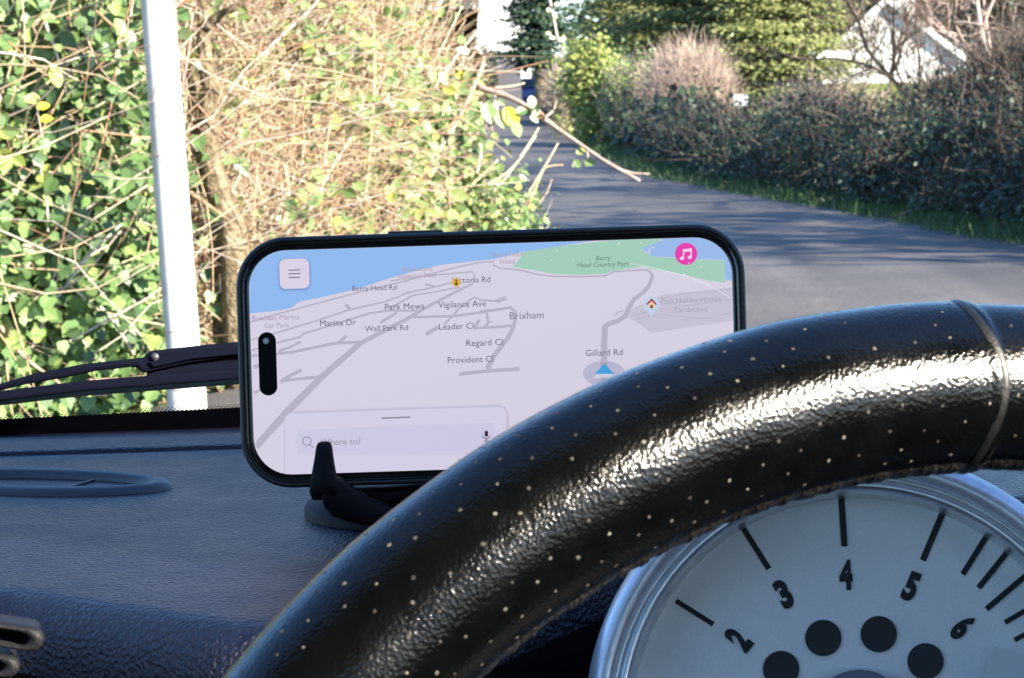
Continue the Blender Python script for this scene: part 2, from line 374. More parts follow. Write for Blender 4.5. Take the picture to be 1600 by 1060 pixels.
# ------------------------------------------------------------------ the near hedge bank on the left
HX = np.array([-4.6, -3.0, -2.0, -1.3, -.75, -.35, -.10, .05]); HY = np.array([6.6, 7.6, 8.3, 9.2, 10.5, 11.8, 12.6, 14.0])
HPX = 800 + F * HX / HY
def front_d(px): return np.interp(px, HPX, HY)
def hedge_pts(n, px0, px1, py0, py1, d0=0.0, d1=0.9):
    px = RNG.uniform(px0, px1, n); py = RNG.uniform(py0, py1, n); d = front_d(px) + RNG.uniform(d0, d1, n)
    pos = CAM + d[:, None] * (fwd + right * ((px - 800) / F)[:, None] - up * ((py - 530) / F)[:, None])
    pos[:, 2] = np.maximum(pos[:, 2], 0.02); return pos
def twigs_in(n, px0, px1, py0, py1, ln, r, d0, d1, dir0=(0, -0.1, 0.7), sp=0.8, bend=0.2, K=5):
    b = hedge_pts(n, px0, px1, py0, py1, d0, d1)
    d = np.array(dir0) + sp * RNG.normal(size=(n, 3)) * np.array([1, .45, .8])
    return twig_cloud(b, d, RNG.uniform(ln[0], ln[1], n), RNG.uniform(r[0], r[1], n), K, bend)
def cane(parent, pts, d, r0, r1=None, m=TWIG, name='cane', dd=0.0):
    W = [P(x, y, d + dd * i / len(pts)) for i, (x, y) in enumerate(pts)]
    return tube_obj(name, W, r0, r1 or r0 * .6, m, parent, 16, 6, 0.05)

def merge(*VF):
    o = 0; Vs = []; Fs = []
    for V, Fi in VF: Vs.append(V); Fs.append(Fi + o); o += len(V)
    return np.vstack(Vs), np.vstack(Fs)
# backing thicket: uneven dark core that the leaves and twigs stand in front of
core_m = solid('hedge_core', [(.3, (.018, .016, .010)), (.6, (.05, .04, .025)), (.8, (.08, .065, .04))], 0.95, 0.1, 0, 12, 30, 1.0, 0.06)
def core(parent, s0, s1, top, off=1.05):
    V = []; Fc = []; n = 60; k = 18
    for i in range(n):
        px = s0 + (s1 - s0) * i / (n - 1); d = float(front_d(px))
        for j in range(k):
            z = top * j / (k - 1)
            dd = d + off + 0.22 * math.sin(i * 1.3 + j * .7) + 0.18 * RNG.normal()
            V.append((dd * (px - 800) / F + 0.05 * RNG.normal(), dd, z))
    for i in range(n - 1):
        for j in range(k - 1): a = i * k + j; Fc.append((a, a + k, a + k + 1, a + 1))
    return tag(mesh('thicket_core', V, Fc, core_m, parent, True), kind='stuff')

ivy = thing('ivy_hedge', (-2.3, 8.2, 0), 'tall sunlit hedge smothered in green ivy behind the white pole', 'hedge')
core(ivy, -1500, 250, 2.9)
PL0 = twigs_in(130, -300, 250, -60, 640, (.3, 1.1), (.002, .0045), -.4, -.1, (.2, -.1, .5), .8)
PL1 = twigs_in(560, -900, 290, -200, 640, (.3, 1.3), (.002, .0055), -.15, .6, (.15, -.1, .7), .7)
PL2 = twigs_in(800, -300, 290, -60, 640, (.15, .6), (.0014, .003), -.1, .8, (0, -.1, .3), 1.0)
V1, Q1 = merge(tubes(*PL0, 4), tubes(*PL1, 4)); V2, Q2 = tubes(*PL2, 3)
tag(mesh('stems', np.vstack([V1, V2]), [np.vstack([Q1, Q2 + len(V1)])], TWIG, ivy), kind='stuff')
def hedge_leaves(n, px0, px1, py0, py1, d0, d1, s0, s1, T, m, parent, clump=0.10, nc=None, face=(.3, -.75, .5)):
    nc = nc or max(4, n // 14)
    cc = hedge_pts(nc, px0, px1, py0, py1, d0, d1)
    pos = cc[RNG.integers(0, nc, n)] + clump * RNG.normal(size=(n, 3)); pos[:, 2] = np.maximum(pos[:, 2], .03)
    nrm, tip = leaf_dirs(n, face)
    V, Fi = cloud(T, pos, nrm, tip, RNG.uniform(s0, s1, n)); return V, Fi
tag(mesh('foliage', *(lambda v, f: (v, [f]))(*merge(
    hedge_leaves(2600, -1300, -40, -250, 660, -.2, .7, .04, .085, IVY_T, IVY, ivy),
    hedge_leaves(3600, -60, 235, 205, 660, -.25, .5, .035, .07, IVY_T, IVY, ivy),
    hedge_leaves(2100, -60, 232, -40, 250, -.2, .6, .038, .075, OVAL_T, BRAMBLE, ivy))), IVY, ivy), kind='stuff')
def leaf_scatter(n, px0, px1, py0, py1, d0, d1, s0, s1, T, key, m, parent, face=(.3, -.75, .5), nc=None):
    nc = nc or max(4, n // 4)
    cc = hedge_pts(nc, px0, px1, py0, py1, d0, d1)
    pos = cc[RNG.integers(0, nc, n)] + .06 * RNG.normal(size=(n, 3)); pos[:, 2] = np.maximum(pos[:, 2], .05)
    nrm, tip = leaf_dirs(n, face)
    for i in range(n): leaf_object(T, key, m, parent, pos[i], nrm[i], tip[i], RNG.uniform(s0, s1))
leaf_scatter(200, -20, 225, 260, 650, -.35, -.1, .045, .08, IVY_T, 'ivy', IVY, ivy)
leaf_scatter(95, -20, 215, -10, 240, -.35, -.1, .045, .085, OVAL_T, 'oval', BRAMBLE, ivy)
leaf_scatter(26, -20, 70, 215, 262, -.3, -.1, .05, .08, OVAL_T, 'oval', LAUREL, ivy)
for pts, r in [([(142, 10), (185, 50), (218, 92), (226, 112)], .005), ([(60, 172), (109, 142), (178, 83)], .004), ([(0, 205), (120, 204), (235, 216)], .005),
               ([(0, 148), (60, 140), (140, 60), (150, 0)], .005), ([(0, 330), (40, 250), (90, 160), (120, 100)], .004), ([(20, 620), (70, 500), (130, 410), (190, 350)], .006),
               ([(0, 405), (70, 390), (150, 340), (230, 290)], .004), ([(0, 460), (110, 445), (190, 360)], .004), ([(0, 510), (40, 560), (95, 600)], .007), ([(65, 20), (90, 90), (105, 150)], .006),
               ([(150, 475), (175, 500), (210, 555)], .007), ([(15, 300), (80, 245), (190, 280)], .004)]:
    cane(ivy, pts, float(front_d(np.mean([p[0] for p in pts]))) - .3, r * 1.15)
for x, y in [(57, 168), (62, 188)]:
    leaf_object(OVAL_T, 'oval', YELLOW, ivy, P(x, y, 7.9), np.array([.2, -.8, .5]), np.array([.7, 0, .2]), .045)

twiggy = thing('bare_hedge', (-1.0, 10.0, 0), 'sunlit tangle of bare straw coloured twigs around a gnarled hazel trunk', 'hedge')
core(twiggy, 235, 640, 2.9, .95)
PLs = [twigs_in(500, 560, 655, -60, 640, (.15, .45), (.002, .004), -.05, .6, (.0, -.1, .5), .8),
       twigs_in(1400, 235, 560, -120, 640, (.25, .95), (.002, .005), -.05, .7, (.12, -.1, .55), .9),
       twigs_in(5200, 250, 640, -40, 640, (.1, .42), (.0013, .0032), -.15, .7, (.05, -.1, .15), 1.0, .32),
       twigs_in(700, 255, 600, 180, 640, (.12, .5), (.003, .0055), -.1, .5, (.25, -.1, .3), 1.0, .15)]
V, Q = merge(*[tubes(*pl, 3) for pl in PLs]); tag(mesh('twigs', V, [Q], TWIG, twiggy), kind='stuff')
def trunk(pts, d, r0, r1): 
    W = [P(x, y, d) for x, y in pts]; return tube_obj('trunk', W, r0, r1, BARK, twiggy, 22, 10, 0.10)
trunk([(376, 640), (366, 380), (346, 320), (329, 245), (326, 190), (333, 145), (322, 108), (319, 60), (317, -30)], 9.25, .062, .022)
trunk([(350, 640), (336, 330), (320, 235), (304, 160), (288, 100), (280, 40), (274, -30)], 9.35, .036, .013)
tube_obj('limb', [P(319, 45, 9.0), P(345, 22, 8.95), P(372, 8, 8.9), P(400, -30, 8.9)], .022, .010, BARK, twiggy, 10, 7, .08)
V, Fi = merge(hedge_leaves(900, 245, 480, -30, 640, -.1, .5, .03, .07, OVAL_T, BRAMBLE, twiggy, .07),
              hedge_leaves(1500, 430, 690, -30, 640, -.2, .4, .035, .08, OVAL_T, BRAMBLE, twiggy, .08))
tag(mesh('foliage', V, [Fi], BRAMBLE, twiggy), kind='stuff')
leaf_scatter(90, 290, 640, -10, 360, -.3, -.05, .045, .085, OVAL_T, 'oval', BRAMBLE, twiggy)
leaf_scatter(18, 290, 380, 340, 520, -.3, -.05, .05, .09, IVY_T, 'ivy', IVY, twiggy)
for pts, r in [([(568, 335), (581, 198), (585, 83), (580, -10)], .008), ([(483, 172), (558, 80), (640, 40), (724, -6)], .006), ([(400, 100), (430, 65), (480, 20), (505, -10)], .008),
               ([(440, 360), (450, 310), (445, 260), (438, 258)], .012), ([(500, 340), (507, 250), (520, 170), (535, 110)], .006), ([(475, 345), (520, 260), (550, 215)], .006),
               ([(410, 240), (450, 225), (510, 228)], .004), ([(600, 350), (660, 300), (740, 270)], .005), ([(530, 255), (590, 235), (640, 222)], .005), ([(345, 30), (375, 85), (390, 120), (410, 60)], .009),
               ([(340, 285), (390, 265), (440, 230)], .006), ([(295, 300), (330, 325), (358, 345)], .011), ([(350, 350), (355, 300), (345, 280)], .009), ([(300, 20), (296, 70), (286, 130)], .007)]:
    cane(twiggy, pts, float(front_d(np.mean([p[0] for p in pts]))) - .35, r)

br = thing('bramble_bush', (-.4, 12.0, 0), 'leafy bramble with yellowing leaves and canes arching over the lane edge', 'bramble')
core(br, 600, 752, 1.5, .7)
GREYTWIG = solid('grey_bramble_bark', [(.3, (.20, .13, .11)), (.6, (.36, .27, .23)), (.8, (.48, .40, .34))], .7, .3, 0, 60)
PLs = [twigs_in(320, 600, 690, 60, 420, (.2, .6), (.0022, .0045), -.1, .6, (.0, -.1, .6), .55), twigs_in(160, 690, 735, 80, 420, (.1, .28), (.002, .004), -.1, .5, (.0, -.1, .5), .6), twigs_in(1300, 600, 737, 90, 420, (.08, .26), (.0016, .0034), -.1, .6, (.1, -.1, .2), 1.0, .3),
       twigs_in(110, 590, 670, 40, 150, (.25, .55), (.002, .004), 0, .6, (.1, -.1, .9), .22)]
V, Q = merge(*[tubes(*pl, 3) for pl in PLs]); tag(mesh('stems', V, [Q], TWIG, br), kind='stuff')
V, Fi = merge(hedge_leaves(1300, 590, 737, 120, 350, -.15, .4, .035, .08, OVAL_T, BRAMBLE, br, .08), hedge_leaves(200, 520, 650, 40, 200, .0, .5, .03, .06, OVAL_T, BRAMBLE, br, .08))
tag(mesh('foliage', V, [Fi], BRAMBLE, br), kind='stuff')
leaf_scatter(170, 610, 742, 135, 330, -.3, .0, .05, .10, OVAL_T, 'oval', BRAMBLE, br)
for x, y, s, m, n_, t_ in [(788, 168, .12, YELLOW, (.3, -.9, .2), (.4, 0, -.7)), (778, 172, .10, BRAMBLE, (.1, -.9, .3), (.2, 0, -.8)), (802, 190, .085, BRAMBLE, (.4, -.8, .3), (.2, 0, -.9)), (806, 178, .07, BRAMBLE, (.2, -.8, .5), (.5, 0, .3)),
                            (760, 160, .11, BRAMBLE, (.2, -.9, .3), (.1, 0, -.9)), (747, 165, .10, BRAMBLE, (-.1, -.9, .4), (-.3, 0, -.8)), (622, 192, .075, YELLOW, (.2, -.9, .4), (.6, 0, -.4)), (650, 198, .11, BRAMBLE, (.1, -.9, .3), (.2, 0, -.9)),
                            (640, 235, .10, BRAMBLE, (.1, -.9, .3), (-.2, 0, -.9)), (668, 178, .09, PALE, (.2, -.6, .6), (.5, 0, .2)), (715, 110, .06, YELLOW, (.2, -.8, .4), (.2, 0, -.9)), (733, 85, .07, PALE, (.2, -.7, .6), (-.5, 0, .4))]:
    leaf_object(OVAL_T, 'oval', m, br, P(x, y, 11.6), np.array(n_), np.array(t_), s)
for pts, r in [([(578, 267), (674, 218), (724, 172), (757, 92)], .010), ([(605, 304), (681, 238), (717, 185), (757, 99)], .010), ([(620, 355), (690, 325), (745, 282), (778, 250)], .008), ([(636, 200), (690, 120), (740, 55), (790, -5)], .006),
               ([(640, 100), (670, 20), (672, -10)], .006), ([(655, 125), (665, 60), (671, 10)], .007), ([(690, 60), (730, 25), (780, 5)], .005), ([(662, 130), (700, 55), (722, 10)], .005), ([(760, 290), (800, 262), (842, 200)], .006), ([(785, 285), (815, 245), (838, 212)], .005), ([(825, 302), (850, 262), (872, 224)], .006),
               ([(826, 320), (848, 268), (860, 260), (880, 258)], .006), ([(842, 318), (855, 300), (862, 280)], .004), ([(700, 340), (703, 290), (704, 240)], .006), ([(745, 270), (750, 250), (752, 225)], .006)]:
    cane(br, pts, 11.5, r * 1.05)
oc = tube_obj('overhanging_branch', [P(745, 136, 11.3), P(790, 150, 11.25), P(825, 168, 11.2), P(862, 195, 11.15), P(905, 225, 11.1), P(950, 255, 11.05), P(1000, 283, 11.0)], .014, .007, GREYTWIG, br, 30, 8, .10)
for pts in [[(955, 258), (985, 270), (1015, 272)], [(770, 138), (800, 135), (820, 130)], [(820, 166), (850, 180), (835, 188)], [(905, 225), (918, 240), (915, 262)], [(850, 185), (865, 172), (868, 160)]]:
    tube_obj('twig', [P(x, y, 11.15) for x, y in pts], .006, .003, TWIG, oc, 8, 5, .1)
for x, y, s, m in [(830, 150, .06, PALE), (840, 160, .06, BRAMBLE), (845, 172, .055, PALE), (828, 182, .05, PALE), (900, 240, .055, BRAMBLE), (912, 252, .06, BRAMBLE), (907, 262, .05, BRAMBLE), (960, 262, .03, BRAMBLE), (895, 262, .03, PALE)]:
    leaf_object(OVAL_T, 'oval', m, oc, P(x, y, 11.1), unit(np.array([.3, -.7, .5]) + .3 * RNG.normal(size=3)), unit(RNG.normal(size=3) + np.array([0, 0, -.4])), s)
mound = bush('ivy_mound', 'low dome of small ivy leaves spilling onto the lane under the bramble', 'ground ivy', tuple(P(754, 400, 12.2)), (.33, .5, .42), 2300, .036, OVAL_T, BRAMBLE, TWIG, 160, .3, .003, 60, .2)
leaf_scatter(60, 690, 815, 300, 350, -.25, .0, .03, .05, OVAL_T, 'oval', IVY, mound)
# hanging twig with white buds above the lane
tw = thing('hanging_twig', tuple(P(862, 10, 9.0)), 'thin twig with pale buds hanging into view over the lane', 'twig')
tube_obj('stem', [P(852, -40, 9.0), P(860, 5, 9.0), P(866, 35, 9.0), P(871, 60, 9.0)], .006, .004, TWIG, tw, 12, 6, .1)
for x, y in [(858, 12), (866, 8), (862, 54), (873, 58), (868, 60), (880, 56), (866, 30)]:
    leaf_object(OVAL_T, 'oval', PALE, tw, P(x, y, 8.98), np.array([.2, -.8, .5]), unit(RNG.normal(size=3)), .024, 'bud')

# white pole in front of the ivy hedge
pole_m = solid('white_painted_pole', [(.28, (.36, .35, .32)), (.42, (.54, .53, .51)), (.6, (.61, .60, .59)), (.8, (.66, .65, .64))], 0.55, 0.4, 0, 9, 50, 0.15, 0.003)
pb = P(294, 655, 8.2); pt = P(246, 0, 8.2)
ax = unit(pt - pb); foot = pb - ax * (pb[2] / ax[2])
pole = thing('white_pole', foot, 'plain white painted street pole leaning slightly before the ivy hedge', 'pole')
tube_obj('shaft', [foot, pb, (pb + pt) / 2, pt, pt + ax * 3.2], .0585, .056, pole_m, pole, 24, 28)
lathe('base_collar', [(.0005, .16), (.064, .16), (.066, .15), (.066, 0.0)], foot, ax, pole_m, pole, 28)
for pts in [[(238, 235), (255, 255), (272, 262), (290, 285)], [(236, 245), (250, 244), (268, 250)], [(262, 520), (285, 520), (312, 545)], [(236, 160), (245, 130), (250, 112)], [(270, 610), (290, 612), (318, 603)], [(255, 80), (262, 74), (276, 60)], [(275, 100), (268, 140), (280, 150)]]:
    tube_obj('clinging_stem', [P(x, y, 8.06) for x, y in pts], .0022, .0014, TWIG_DARK, pole, 10, 4, .1)

# ------------------------------------------------------------------ right side of the lane
Rp = spline([(*p, 0) for p in RIGHT_EDGE], 400)
def along_right(y): return np.interp(y, Rp[:, 1], Rp[:, 0])
# verge grass
n = 9000
yy = 7 + 50 * RNG.random(n) ** 1.7; off = RNG.random(n) ** 1.3 * 0.9 - .12
pos = np.stack([along_right(yy) + off, yy, np.zeros(n)], 1)
nrm = unit(np.array([-.2, -1, .2]) + .6 * RNG.normal(size=(n, 3))); tip = unit(np.array([-.15, 0, 1]) + .35 * RNG.normal(size=(n, 3)))
V, Fi = cloud(BLADE_T, pos, nrm, tip, RNG.uniform(.04, .14, n)); tag(mesh('verge_grass', V, [Fi], GRASSM), 'shaded green grass verge along the right of the lane', 'grass', kind='stuff')
def hedge_run(name, label, y0, y1, h, depth, n, size, m, cat='hedge', setback=.55, ntw=900, twm=TWIG_HEDGE, group=None):
    ym = (y0 + y1) / 2
    t = thing(name, (along_right(ym) + setback, ym, 0), label, cat, group)
    nc = 160; cy = RNG.uniform(y0, y1, nc); hh = h(cy) if callable(h) else np.full(nc, h)
    cz = hh * RNG.random(nc) ** .75; co = setback + depth * RNG.random(nc) * (0.25 + .75 * (1 - .6 * cz / hh)) - .25 * (1 - cz / hh)
    cc = np.stack([along_right(cy) + co, cy, cz], 1)
    k = RNG.integers(0, nc, n); pos = cc[k] + RNG.normal(size=(n, 3)) * np.array([.16, .35, .14]); pos = pos[pos[:, 2] > .03]; kk = len(pos)
    nrm = unit(np.array([-.5, -.5, .5]) + .6 * RNG.normal(size=(kk, 3))); tip = unit(np.array([0, 0, -.4]) + .8 * RNG.normal(size=(kk, 3)))
    V, Fi = cloud(IVY_T if size > .06 else OVAL_T, pos, nrm, tip, size * RNG.uniform(.45, 1.7, kk)); tag(mesh('foliage', V, [Fi], m, t), kind='stuff')
    b = cc[RNG.integers(0, nc, ntw)] + .12 * RNG.normal(size=(ntw, 3)); d = np.array([-.2, -.1, .8]) + .7 * RNG.normal(size=(ntw, 3))
    PL, Rr = twig_cloud(b, d, RNG.uniform(.2, .8, ntw), RNG.uniform(.003, .007, ntw)); V, Q = tubes(PL, Rr, 3); tag(mesh('stems', V, [Q], twm, t), kind='stuff')
    # uneven dark inner mass
    V = []; Fc = []; q = 40
    for i in range(q):
        y = y0 + (y1 - y0) * i / (q - 1); H = float(h(np.array([y]))[0]) if callable(h) else h
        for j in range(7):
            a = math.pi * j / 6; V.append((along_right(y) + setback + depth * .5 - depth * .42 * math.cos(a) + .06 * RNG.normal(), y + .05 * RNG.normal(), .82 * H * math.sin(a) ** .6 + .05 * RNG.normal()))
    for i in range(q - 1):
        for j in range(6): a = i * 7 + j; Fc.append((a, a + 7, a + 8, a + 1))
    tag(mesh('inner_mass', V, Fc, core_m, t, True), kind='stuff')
    return t
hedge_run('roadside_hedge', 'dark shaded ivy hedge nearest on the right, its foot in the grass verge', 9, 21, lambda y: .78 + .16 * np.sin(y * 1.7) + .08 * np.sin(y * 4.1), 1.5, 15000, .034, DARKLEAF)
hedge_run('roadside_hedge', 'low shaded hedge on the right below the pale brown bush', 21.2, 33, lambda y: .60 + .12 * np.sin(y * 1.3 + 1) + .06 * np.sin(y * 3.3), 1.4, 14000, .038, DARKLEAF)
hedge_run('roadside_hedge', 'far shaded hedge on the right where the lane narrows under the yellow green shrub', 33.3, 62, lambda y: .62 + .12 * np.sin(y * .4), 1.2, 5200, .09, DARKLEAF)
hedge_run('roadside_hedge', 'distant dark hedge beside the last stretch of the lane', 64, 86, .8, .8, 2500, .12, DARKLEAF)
# thickets and bushes behind the hedge
def at(px, d, z): 
    p = P(px, 130, d); return (p[0], p[1], z)
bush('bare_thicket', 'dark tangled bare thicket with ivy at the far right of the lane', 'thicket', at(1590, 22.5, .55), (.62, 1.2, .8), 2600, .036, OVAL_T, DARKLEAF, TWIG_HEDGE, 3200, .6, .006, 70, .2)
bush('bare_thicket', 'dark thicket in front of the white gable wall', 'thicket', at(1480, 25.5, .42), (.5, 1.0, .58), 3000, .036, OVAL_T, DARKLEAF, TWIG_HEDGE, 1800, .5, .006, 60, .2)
bush('brown_bush', 'pale brown leafless bush in full sun right of the yellow green shrub', 'bush', at(1075, 41, .75), (.95, 1.1, 1.05), 500, .05, OVAL_T, BRAMBLE, TWIG_BROWN, 8000, .42, .005, 60, .2)
bush('brown_bush', 'low sunlit bush of russet twigs between the white posts and the white gable', 'bush', at(1285, 31, .45), (1.0, 1.0, .6), 900, .05, OVAL_T, BRAMBLE, TWIG_BROWN, 2600, .35, .006, 60, .2)
bush('laurel_shrub', 'bright yellow green evergreen shrub beside the lane', 'shrub', at(925, 44, .85), (.55, .8, 1.0), 5200, .075, OVAL_T, LAUREL, TWIG_BROWN, 300, .4, .006, 70, .18)
bush('laurel_shrub', 'olive green twiggy shrub between the yellow green shrub and the brown bush', 'shrub', at(985, 43, .65), (.55, .8, .85), 2400, .06, OVAL_T, BRAMBLE, TWIG_BROWN, 1600, .4, .006, 60, .2)
bush('dry_bush', 'dry beige bush overhanging the narrowest part of the lane', 'bush', at(880, 50, .7), (.4, .9, .85), 700, .06, OVAL_T, LAUREL, TWIG_BROWN, 2200, .4, .007, 50, .2)

bush('end_hedge', 'dark bushy hedge closing the lane behind the blue car', 'hedge', at(800, 132, .75), (4.5, .8, 1.2), 5000, .22, OVAL_T, DARKLEAF)
# conifers
def conifer(name, label, px, d, h, rad_, m, n_lay=16, n=9000, size=.42, droop=-.1, zb=0.3, seed=1, group=None, flat=.05):
    c = P(px, 130, d); rg = np.random.default_rng(seed)
    t = thing(name, (c[0], c[1], 0), label, 'conifer', group)
    tube_obj('trunk', [(c[0], c[1], 0), (c[0] + .1, c[1], h * .5), (c[0], c[1], h)], .28, .05, BARK, t, 10, 10)
    pos = []; limbs = []
    per = 7
    for l in range(n_lay):
        z = zb + (h - zb) * (l + .35 * rg.random()) / n_lay; Rl = rad_ * (1 - .75 * (z / h) ** 1.6)
        for k in range(per):
            a = rg.random() * 2 * math.pi; q = Rl * rg.uniform(.55, 1.05)
            e = np.array([c[0] + q * math.cos(a), c[1] + q * math.sin(a), z + droop * q]); s = np.array([c[0], c[1], z])
            limbs.append([s, s * .6 + e * .4 + np.array([0, 0, .12 * q]), e * .9 + s * .1])
            for b in range(5):
                u = rg.uniform(.45, 1.0); cc = s + (e - s) * u
                pos.append(np.concatenate([cc + rg.normal(size=3) * np.array([.3, .3, .08]), [Rl * .2]]))
    pos = np.array(pos); k = rg.integers(0, len(pos), n)
    w_ = pos[k, 3:4]; pp = pos[k, :3] + rg.normal(size=(n, 3)) * np.array([1, 1, flat * 2]) * (w_ + .12)
    out = unit((pp - np.array([c[0], c[1], 0])) * np.array([1, 1, 0]) + 1e-6)
    nrm = unit(np.array([0, 0, 1.0]) + out * .4 + np.array([.15, -.3, 0]) + .35 * rg.normal(size=(n, 3))); tip = unit(out + .6 * rg.normal(size=(n, 3)) * np.array([1, 1, .4]))
    keep = pp[:, 2] > .1
    V, Fi = cloud(SPRAY_T, pp[keep], nrm[keep], tip[keep], size * rg.uniform(.5, 1.3, keep.sum())); tag(mesh('crown', V, [Fi], m, t), kind='stuff')
    V, Q = tubes(np.array(limbs), np.tile([.05, .035, .012], (len(limbs), 1)), 4); tag(mesh('limbs', V, [Q], BARK, t), kind='stuff')
conifer('spreading_conifer', 'sunlit light green conifer with layered sprays above the brown bush', 1090, 66, 8, 2.8, NEEDLE, 21, 48000, .165, -.05, .8, 3)
conifer('spreading_conifer', 'sunlit layered conifer left of the white gable', 1225, 62, 7.5, 1.9, NEEDLE, 21, 40000, .165, -.08, .4, 5)
conifer('spreading_conifer', 'sunlit conifer rising behind the yellow green shrub', 1000, 72, 8, 2.1, NEEDLE, 20, 34000, .165, -.05, 1.0, 8)
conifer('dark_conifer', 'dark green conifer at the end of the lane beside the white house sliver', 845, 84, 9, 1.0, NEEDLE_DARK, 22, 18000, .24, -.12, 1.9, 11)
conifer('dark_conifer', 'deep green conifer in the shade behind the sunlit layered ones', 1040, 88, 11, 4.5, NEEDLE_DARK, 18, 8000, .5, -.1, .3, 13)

def bare_tree(label, px, d, h, seed, m=TWIG_DARK, spread=.5, r0=.07, levels=4, lean=(0, 0, 0), nsub=5, name='bare_tree', x=None):
    c = P(px, 130, d)
    t = thing(name, (c[0], c[1], 0), label, 'bare tree')
    build_tree_wood(t, branch_tree((c[0], c[1], 0), h, spread, levels, r0, nsub, lean, seed), m)
    return t
bare_tree('leafless tree spreading dark branches across the white gable', 1375, 40, 4.2, 21, spread=.5, r0=.03, nsub=4)
bare_tree('leafless dark tree bowing right over the white gable', 1500, 30, 3.8, 22, spread=.5, r0=.045, lean=(-.3, 0, 0), nsub=6)
bare_tree('leafless brown tree at the right edge above the thicket', 1570, 34, 4.5, 23, TWIG_BROWN, spread=.5, r0=.06)
bare_tree('leafless dark tree left of the white house sliver', 700, 60, 4.0, 24, spread=.2, r0=.06)
bare_tree('leafless tree with pale twigs rising behind the bramble', 655, 46, 3.6, 25, TWIG_BROWN, spread=.2, r0=.05)
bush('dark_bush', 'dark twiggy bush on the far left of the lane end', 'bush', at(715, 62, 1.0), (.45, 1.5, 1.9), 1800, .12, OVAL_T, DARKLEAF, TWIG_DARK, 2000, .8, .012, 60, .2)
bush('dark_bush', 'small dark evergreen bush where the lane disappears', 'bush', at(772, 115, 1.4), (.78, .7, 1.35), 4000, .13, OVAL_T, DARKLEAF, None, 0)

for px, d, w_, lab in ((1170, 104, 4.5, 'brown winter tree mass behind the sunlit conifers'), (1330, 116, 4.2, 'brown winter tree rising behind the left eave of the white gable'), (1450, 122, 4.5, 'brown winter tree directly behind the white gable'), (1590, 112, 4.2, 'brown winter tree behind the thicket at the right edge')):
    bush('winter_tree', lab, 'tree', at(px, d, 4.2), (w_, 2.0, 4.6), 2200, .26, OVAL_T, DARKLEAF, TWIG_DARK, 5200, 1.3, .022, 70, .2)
# houses
render_m = solid('white_render', [(.3, (.74, .73, .71)), (.7, (.82, .81, .79))], 0.8, 0.2, 0, 3, 40, 0.2, 0.01)
slate_m = solid('slate_roof', [(.3, (.50, .50, .50)), (.7, (.64, .63, .62))], 0.7, 0.3, 0, 8, 20, 0.5, 0.02)
trim_m = solid('white_trim', (.80, .80, .79), 0.5, 0.4)
pane_m = solid('window_glass', (.03, .035, .045), 0.08, 0.6)
def gable_house(name, label, px0, px1, ybase, yeave, yapex, d, depth, window=True, turn=0.0):
    a = P(px0, 130, d); b = P(px1, 130, d); x0, x1, yf = a[0], b[0], a[1]
    xm = (x0 + x1) / 2; ze = P((px0 + px1) / 2, yeave, d)[2]; za = P((px0 + px1) / 2, yapex, d)[2]
    t = thing(name, (xm, yf + depth / 2, 0), label, 'house')
    fr = lambda x, z, y: (x, y, z)
    wb = MB(); wb.prism([(x0, 0), (x1, 0), (x1, ze), (xm, za), (x0, ze)], yf, yf + depth, fr); wb.build('wall', render_m, t)
    rb = MB(); o = .35; sl_ = (za - ze) / (xm - x0)
    rb.prism([(x0 - o, ze - o * sl_ + .02), (xm, za + .02), (x1 + o, ze - o * sl_ + .02), (x1 + o, ze - o * sl_ + .2), (xm, za + .22), (x0 - o, ze - o * sl_ + .2)], yf - .25, yf + depth + .25, fr); rf = rb.build('roof', slate_m, t)
    for s in (-1, 1):
        bb = MB(); e = x0 - o if s < 0 else x1 + o
        bb.prism([(e, ze - o * sl_ - .06), (xm, za - .06), (xm, za + .24), (e, ze - o * sl_ + .24)], yf - .30, yf - .255, fr); bb.build('bargeboard', trim_m, t)
    cb = MB(); cb.box((xm + .3, yf + depth * .6, za - .6), (xm + 1.0, yf + depth * .6 + .6, za + .9)); cb.build('chimney', render_m, rf)
    if window:
        for wx, wz in ((x0 + (x1 - x0) * .3, .9), (x0 + (x1 - x0) * .7, .9)):
            wm = MB(); wm.box((wx - .5, yf - .03, wz), (wx + .5, yf - .002, wz + 1.1)); f_ = wm.build('window', trim_m, t)
            gm_ = MB(); gm_.box((wx - .42, yf - .045, wz + .08), (wx + .42, yf - .032, wz + 1.02)); gm_.build('pane', pane_m, f_)
    t.rotation_euler.z = turn
    return t
gable_house('white_house', 'white gabled house half hidden by bare branches on the right', 1314, 1522, 160, 88, 2, 96, 8, False, rad(-10))
gable_house('white_house', 'sliver of a bright white house at the end of the lane', 742, 830, 90, -40, -120, 118, 7, False)

# two small white panels on posts by the lawn
for k, (px, lab) in enumerate([(1151, 'left one of two small white sign panels above the hedge'), (1163, 'right one of two small white sign panels above the hedge')]):
    c = P(px, 157, 32); t = thing('small_sign', (c[0], c[1], 0), lab, 'sign', 'small white panels by the lawn')
    b = MB(); b.box((c[0] - .044, c[1] - .012, c[2] - .075), (c[0] + .044, c[1] + .012, c[2] + .075)); bevel(b.build('panel', trim_m, t), .008)
    tube_obj('post', [(c[0], c[1] + .03, 0), (c[0], c[1] + .03, c[2] * .5), (c[0], c[1] + .03, c[2] - .03)], .018, .018, TWIG_DARK, t, 4, 8)

